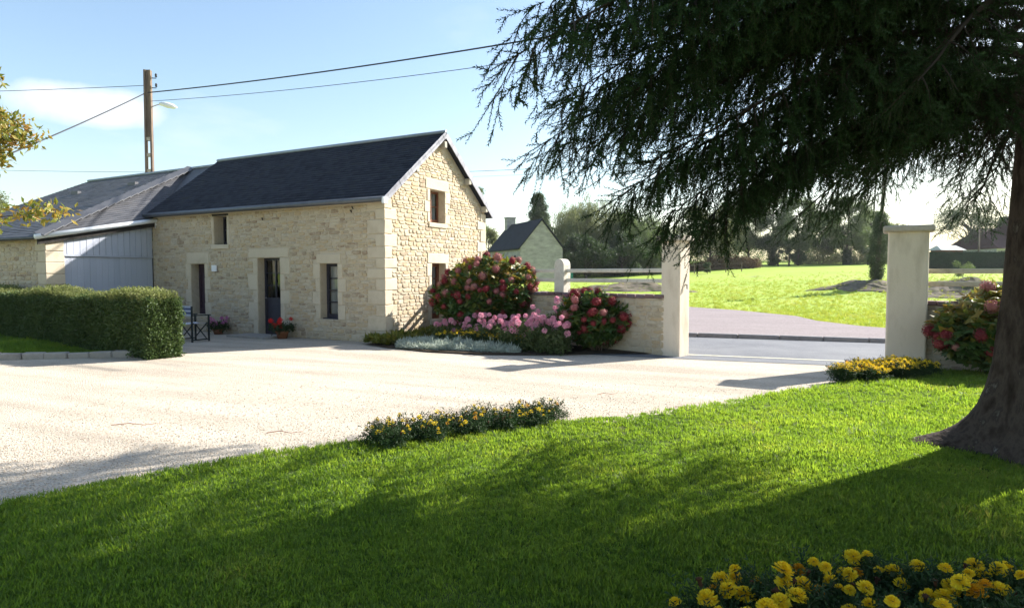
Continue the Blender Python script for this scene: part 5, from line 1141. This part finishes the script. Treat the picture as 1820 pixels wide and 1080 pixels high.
# pots by the front wall
def pot(c, r, h, petals, label, seed, spread):
    random.seed(seed); root = empty('flower_pot', c, 0, label=label, cat='flower pot', group='flower pots at the house wall'); MB().lathe([(r * .68, 0), (r * .9, h * .75), (r * 1.05, h * .76), (r * 1.05, h), (r * .9, h), (r * .85, h * .85)], 18).build('pot', M['terracotta'], root, True)
    n = 130; q = spread * rng.random(n) ** .5; a = rng.uniform(0, 6.28, n); z_ = h + rng.random(n) * .16; scatter('foliage', DLF, [M['leaf_dark']], np.column_stack([q * np.cos(a), q * np.sin(a), z_]), rng.uniform(0, 6.28, (n, 3)), rng.uniform(.5, .9, n), root, kind='stuff')
    fm = marigold_head(3, 9); fm.m = [0] * len(fm.m); fm = fm.mesh('flower', M[petals])
    b = MB()
    for i in range(13):
        a = random.uniform(0, 6.283); q = spread * random.random() ** .5; p = Vector((q * math.cos(a), q * math.sin(a), h + random.uniform(.1, .3))); b.tube([(p.x * .4, p.y * .4, h - .02), p], .004, 4, cap=False); s = random.uniform(.09, .14); link('flower', fm, root, p, (random.uniform(.2, .9), random.gauss(0, .3), 0), (s, s, s))
    b.build('stems', M['stem'], root, kind='stuff')
pot(Hm @ Vector((-5.62, -.33, 0)), .16, .15, 'pink', 'low terracotta pot of pink flowers against the house wall', 61, .26)
pot(Hm @ Vector((-3.12, -.33, 0)), .17, .20, 'red', 'terracotta pot of red geraniums beside the navy front door', 62, .30)
# director's chairs
def chair(c, rz, label):
    root = empty('director_chair', c, rz, label=label, cat='chair', group='canvas chairs behind the hedge')
    for x in (-.27, .27):
        MB().box((x - .016, -.24, 0), (x + .016, -.205, .64)).build('front_leg', M['chair_wood'], root); MB().box((x - .016, .205, 0), (x + .016, .24, .88)).build('back_post', M['chair_wood'], root); MB().box((x - .03, -.27, .64), (x + .03, .2, .665)).build('armrest', M['chair_wood'], root); MB().box((x - .014, -.2, .04), (x + .014, .2, .07)).build('foot_rail', M['chair_wood'], root)
    for y in (-.18, .18):
        for s in (-1, 1): MB().tube([(-.25 * s, y + .012 * s, .07), (.25 * s, y + .012 * s, .46)], .014, 6).build('cross_leg', M['chair_wood'], root)
    b = MB(); n = 8; V = []
    for i in range(n + 1): x = -.25 + .5 * i / n; V += [(x, -.22, .46 - .03 * math.sin(math.pi * i / n)), (x, .22, .46 - .03 * math.sin(math.pi * i / n))]
    b.add(V, [(2 * i, 2 * i + 2, 2 * i + 3, 2 * i + 1) for i in range(n)]); b.build('seat', M['canvas_white'], root)
    for k in range(5):
        b = MB(); V = []
        for i in range(n + 1): x = -.27 + .54 * i / n; y = .225 + .03 * math.sin(math.pi * i / n); V += [(x, y, .64 + .05 * k), (x, y, .69 + .05 * k)]
        b.add(V, [(2 * i, 2 * i + 2, 2 * i + 3, 2 * i + 1) for i in range(n)]); b.build('canvas_stripe', M['canvas_white' if k % 2 == 0 else 'canvas'], root)
c = gp(345, 606); chair((c.x, c.y, 0), R(150), 'folding canvas chair with blue and white striped back at the hedge end')
chair((c.x - .95, c.y + .35, 0), R(80), 'second striped canvas chair mostly hidden behind the hedge end')

# rough grass on the bank beyond the lay-by
random.seed(70); rt_ = []
for _ in range(3):
    q = grass_tuft(22, .05, .05); q.v = [(x * 1.0, y * 1.0, z) for x, y, z in q.v]; rt_.append(q)
M['rough'] = mat('rough_grass', [(.17, .24, .035), (.25, .33, .05), (.32, .36, .08), (.36, .30, .15)], .6, .5, 6, .35, 0, 10, .2, trans=.5, tcol=(1.3, 1.2, .7))
P = []
while len(P) < 7000:
    px = random.uniform(1190, 1800) if random.random() < .85 else random.uniform(950, 1190); y = 18 + 34 * random.random() ** 1.5 * (1 + .55 * random.random() ** 2); p = at(px, HZ, y); x = p.x
    inlay = in_poly(np.array([[x, y]]), [(40, 6.5), (14, 16.6), (11.6, 17.6), (10.7, 19.3), (10.4, 21.6), (10.8, 24), (10.0, 28), (8.6, 31), (3, 32.5), (-6, 33), (-12, 20), (5, 10)])[0]
    if inlay: continue
    P.append((x, y, terrain(x, y) + .02))
m = len(P); scatter('rough_grass', rt_, [M['rough']], P, np.column_stack([rng.normal(0, .2, m), rng.normal(0, .2, m), rng.uniform(0, 6.28, m)]), rng.uniform(1.0, 2.6, m), kind='stuff')

# thin autumn haze over the whole place
hz_m = bpy.data.materials.new('haze'); hz_m.use_nodes = True; hn_ = hz_m.node_tree.nodes; hn_.remove(hn_['Principled BSDF'])
pv = hn_.new('ShaderNodeVolumePrincipled'); pv.inputs['Color'].default_value = (.93, .96, 1, 1); pv.inputs['Density'].default_value = .0002; pv.inputs['Anisotropy'].default_value = .35
hz_m.node_tree.links.new(pv.outputs[0], hn_['Material Output'].inputs['Volume'])
MB().box((-900, -500, -1.5), (900, 900, 22)).build('haze', hz_m, kind='stuff')
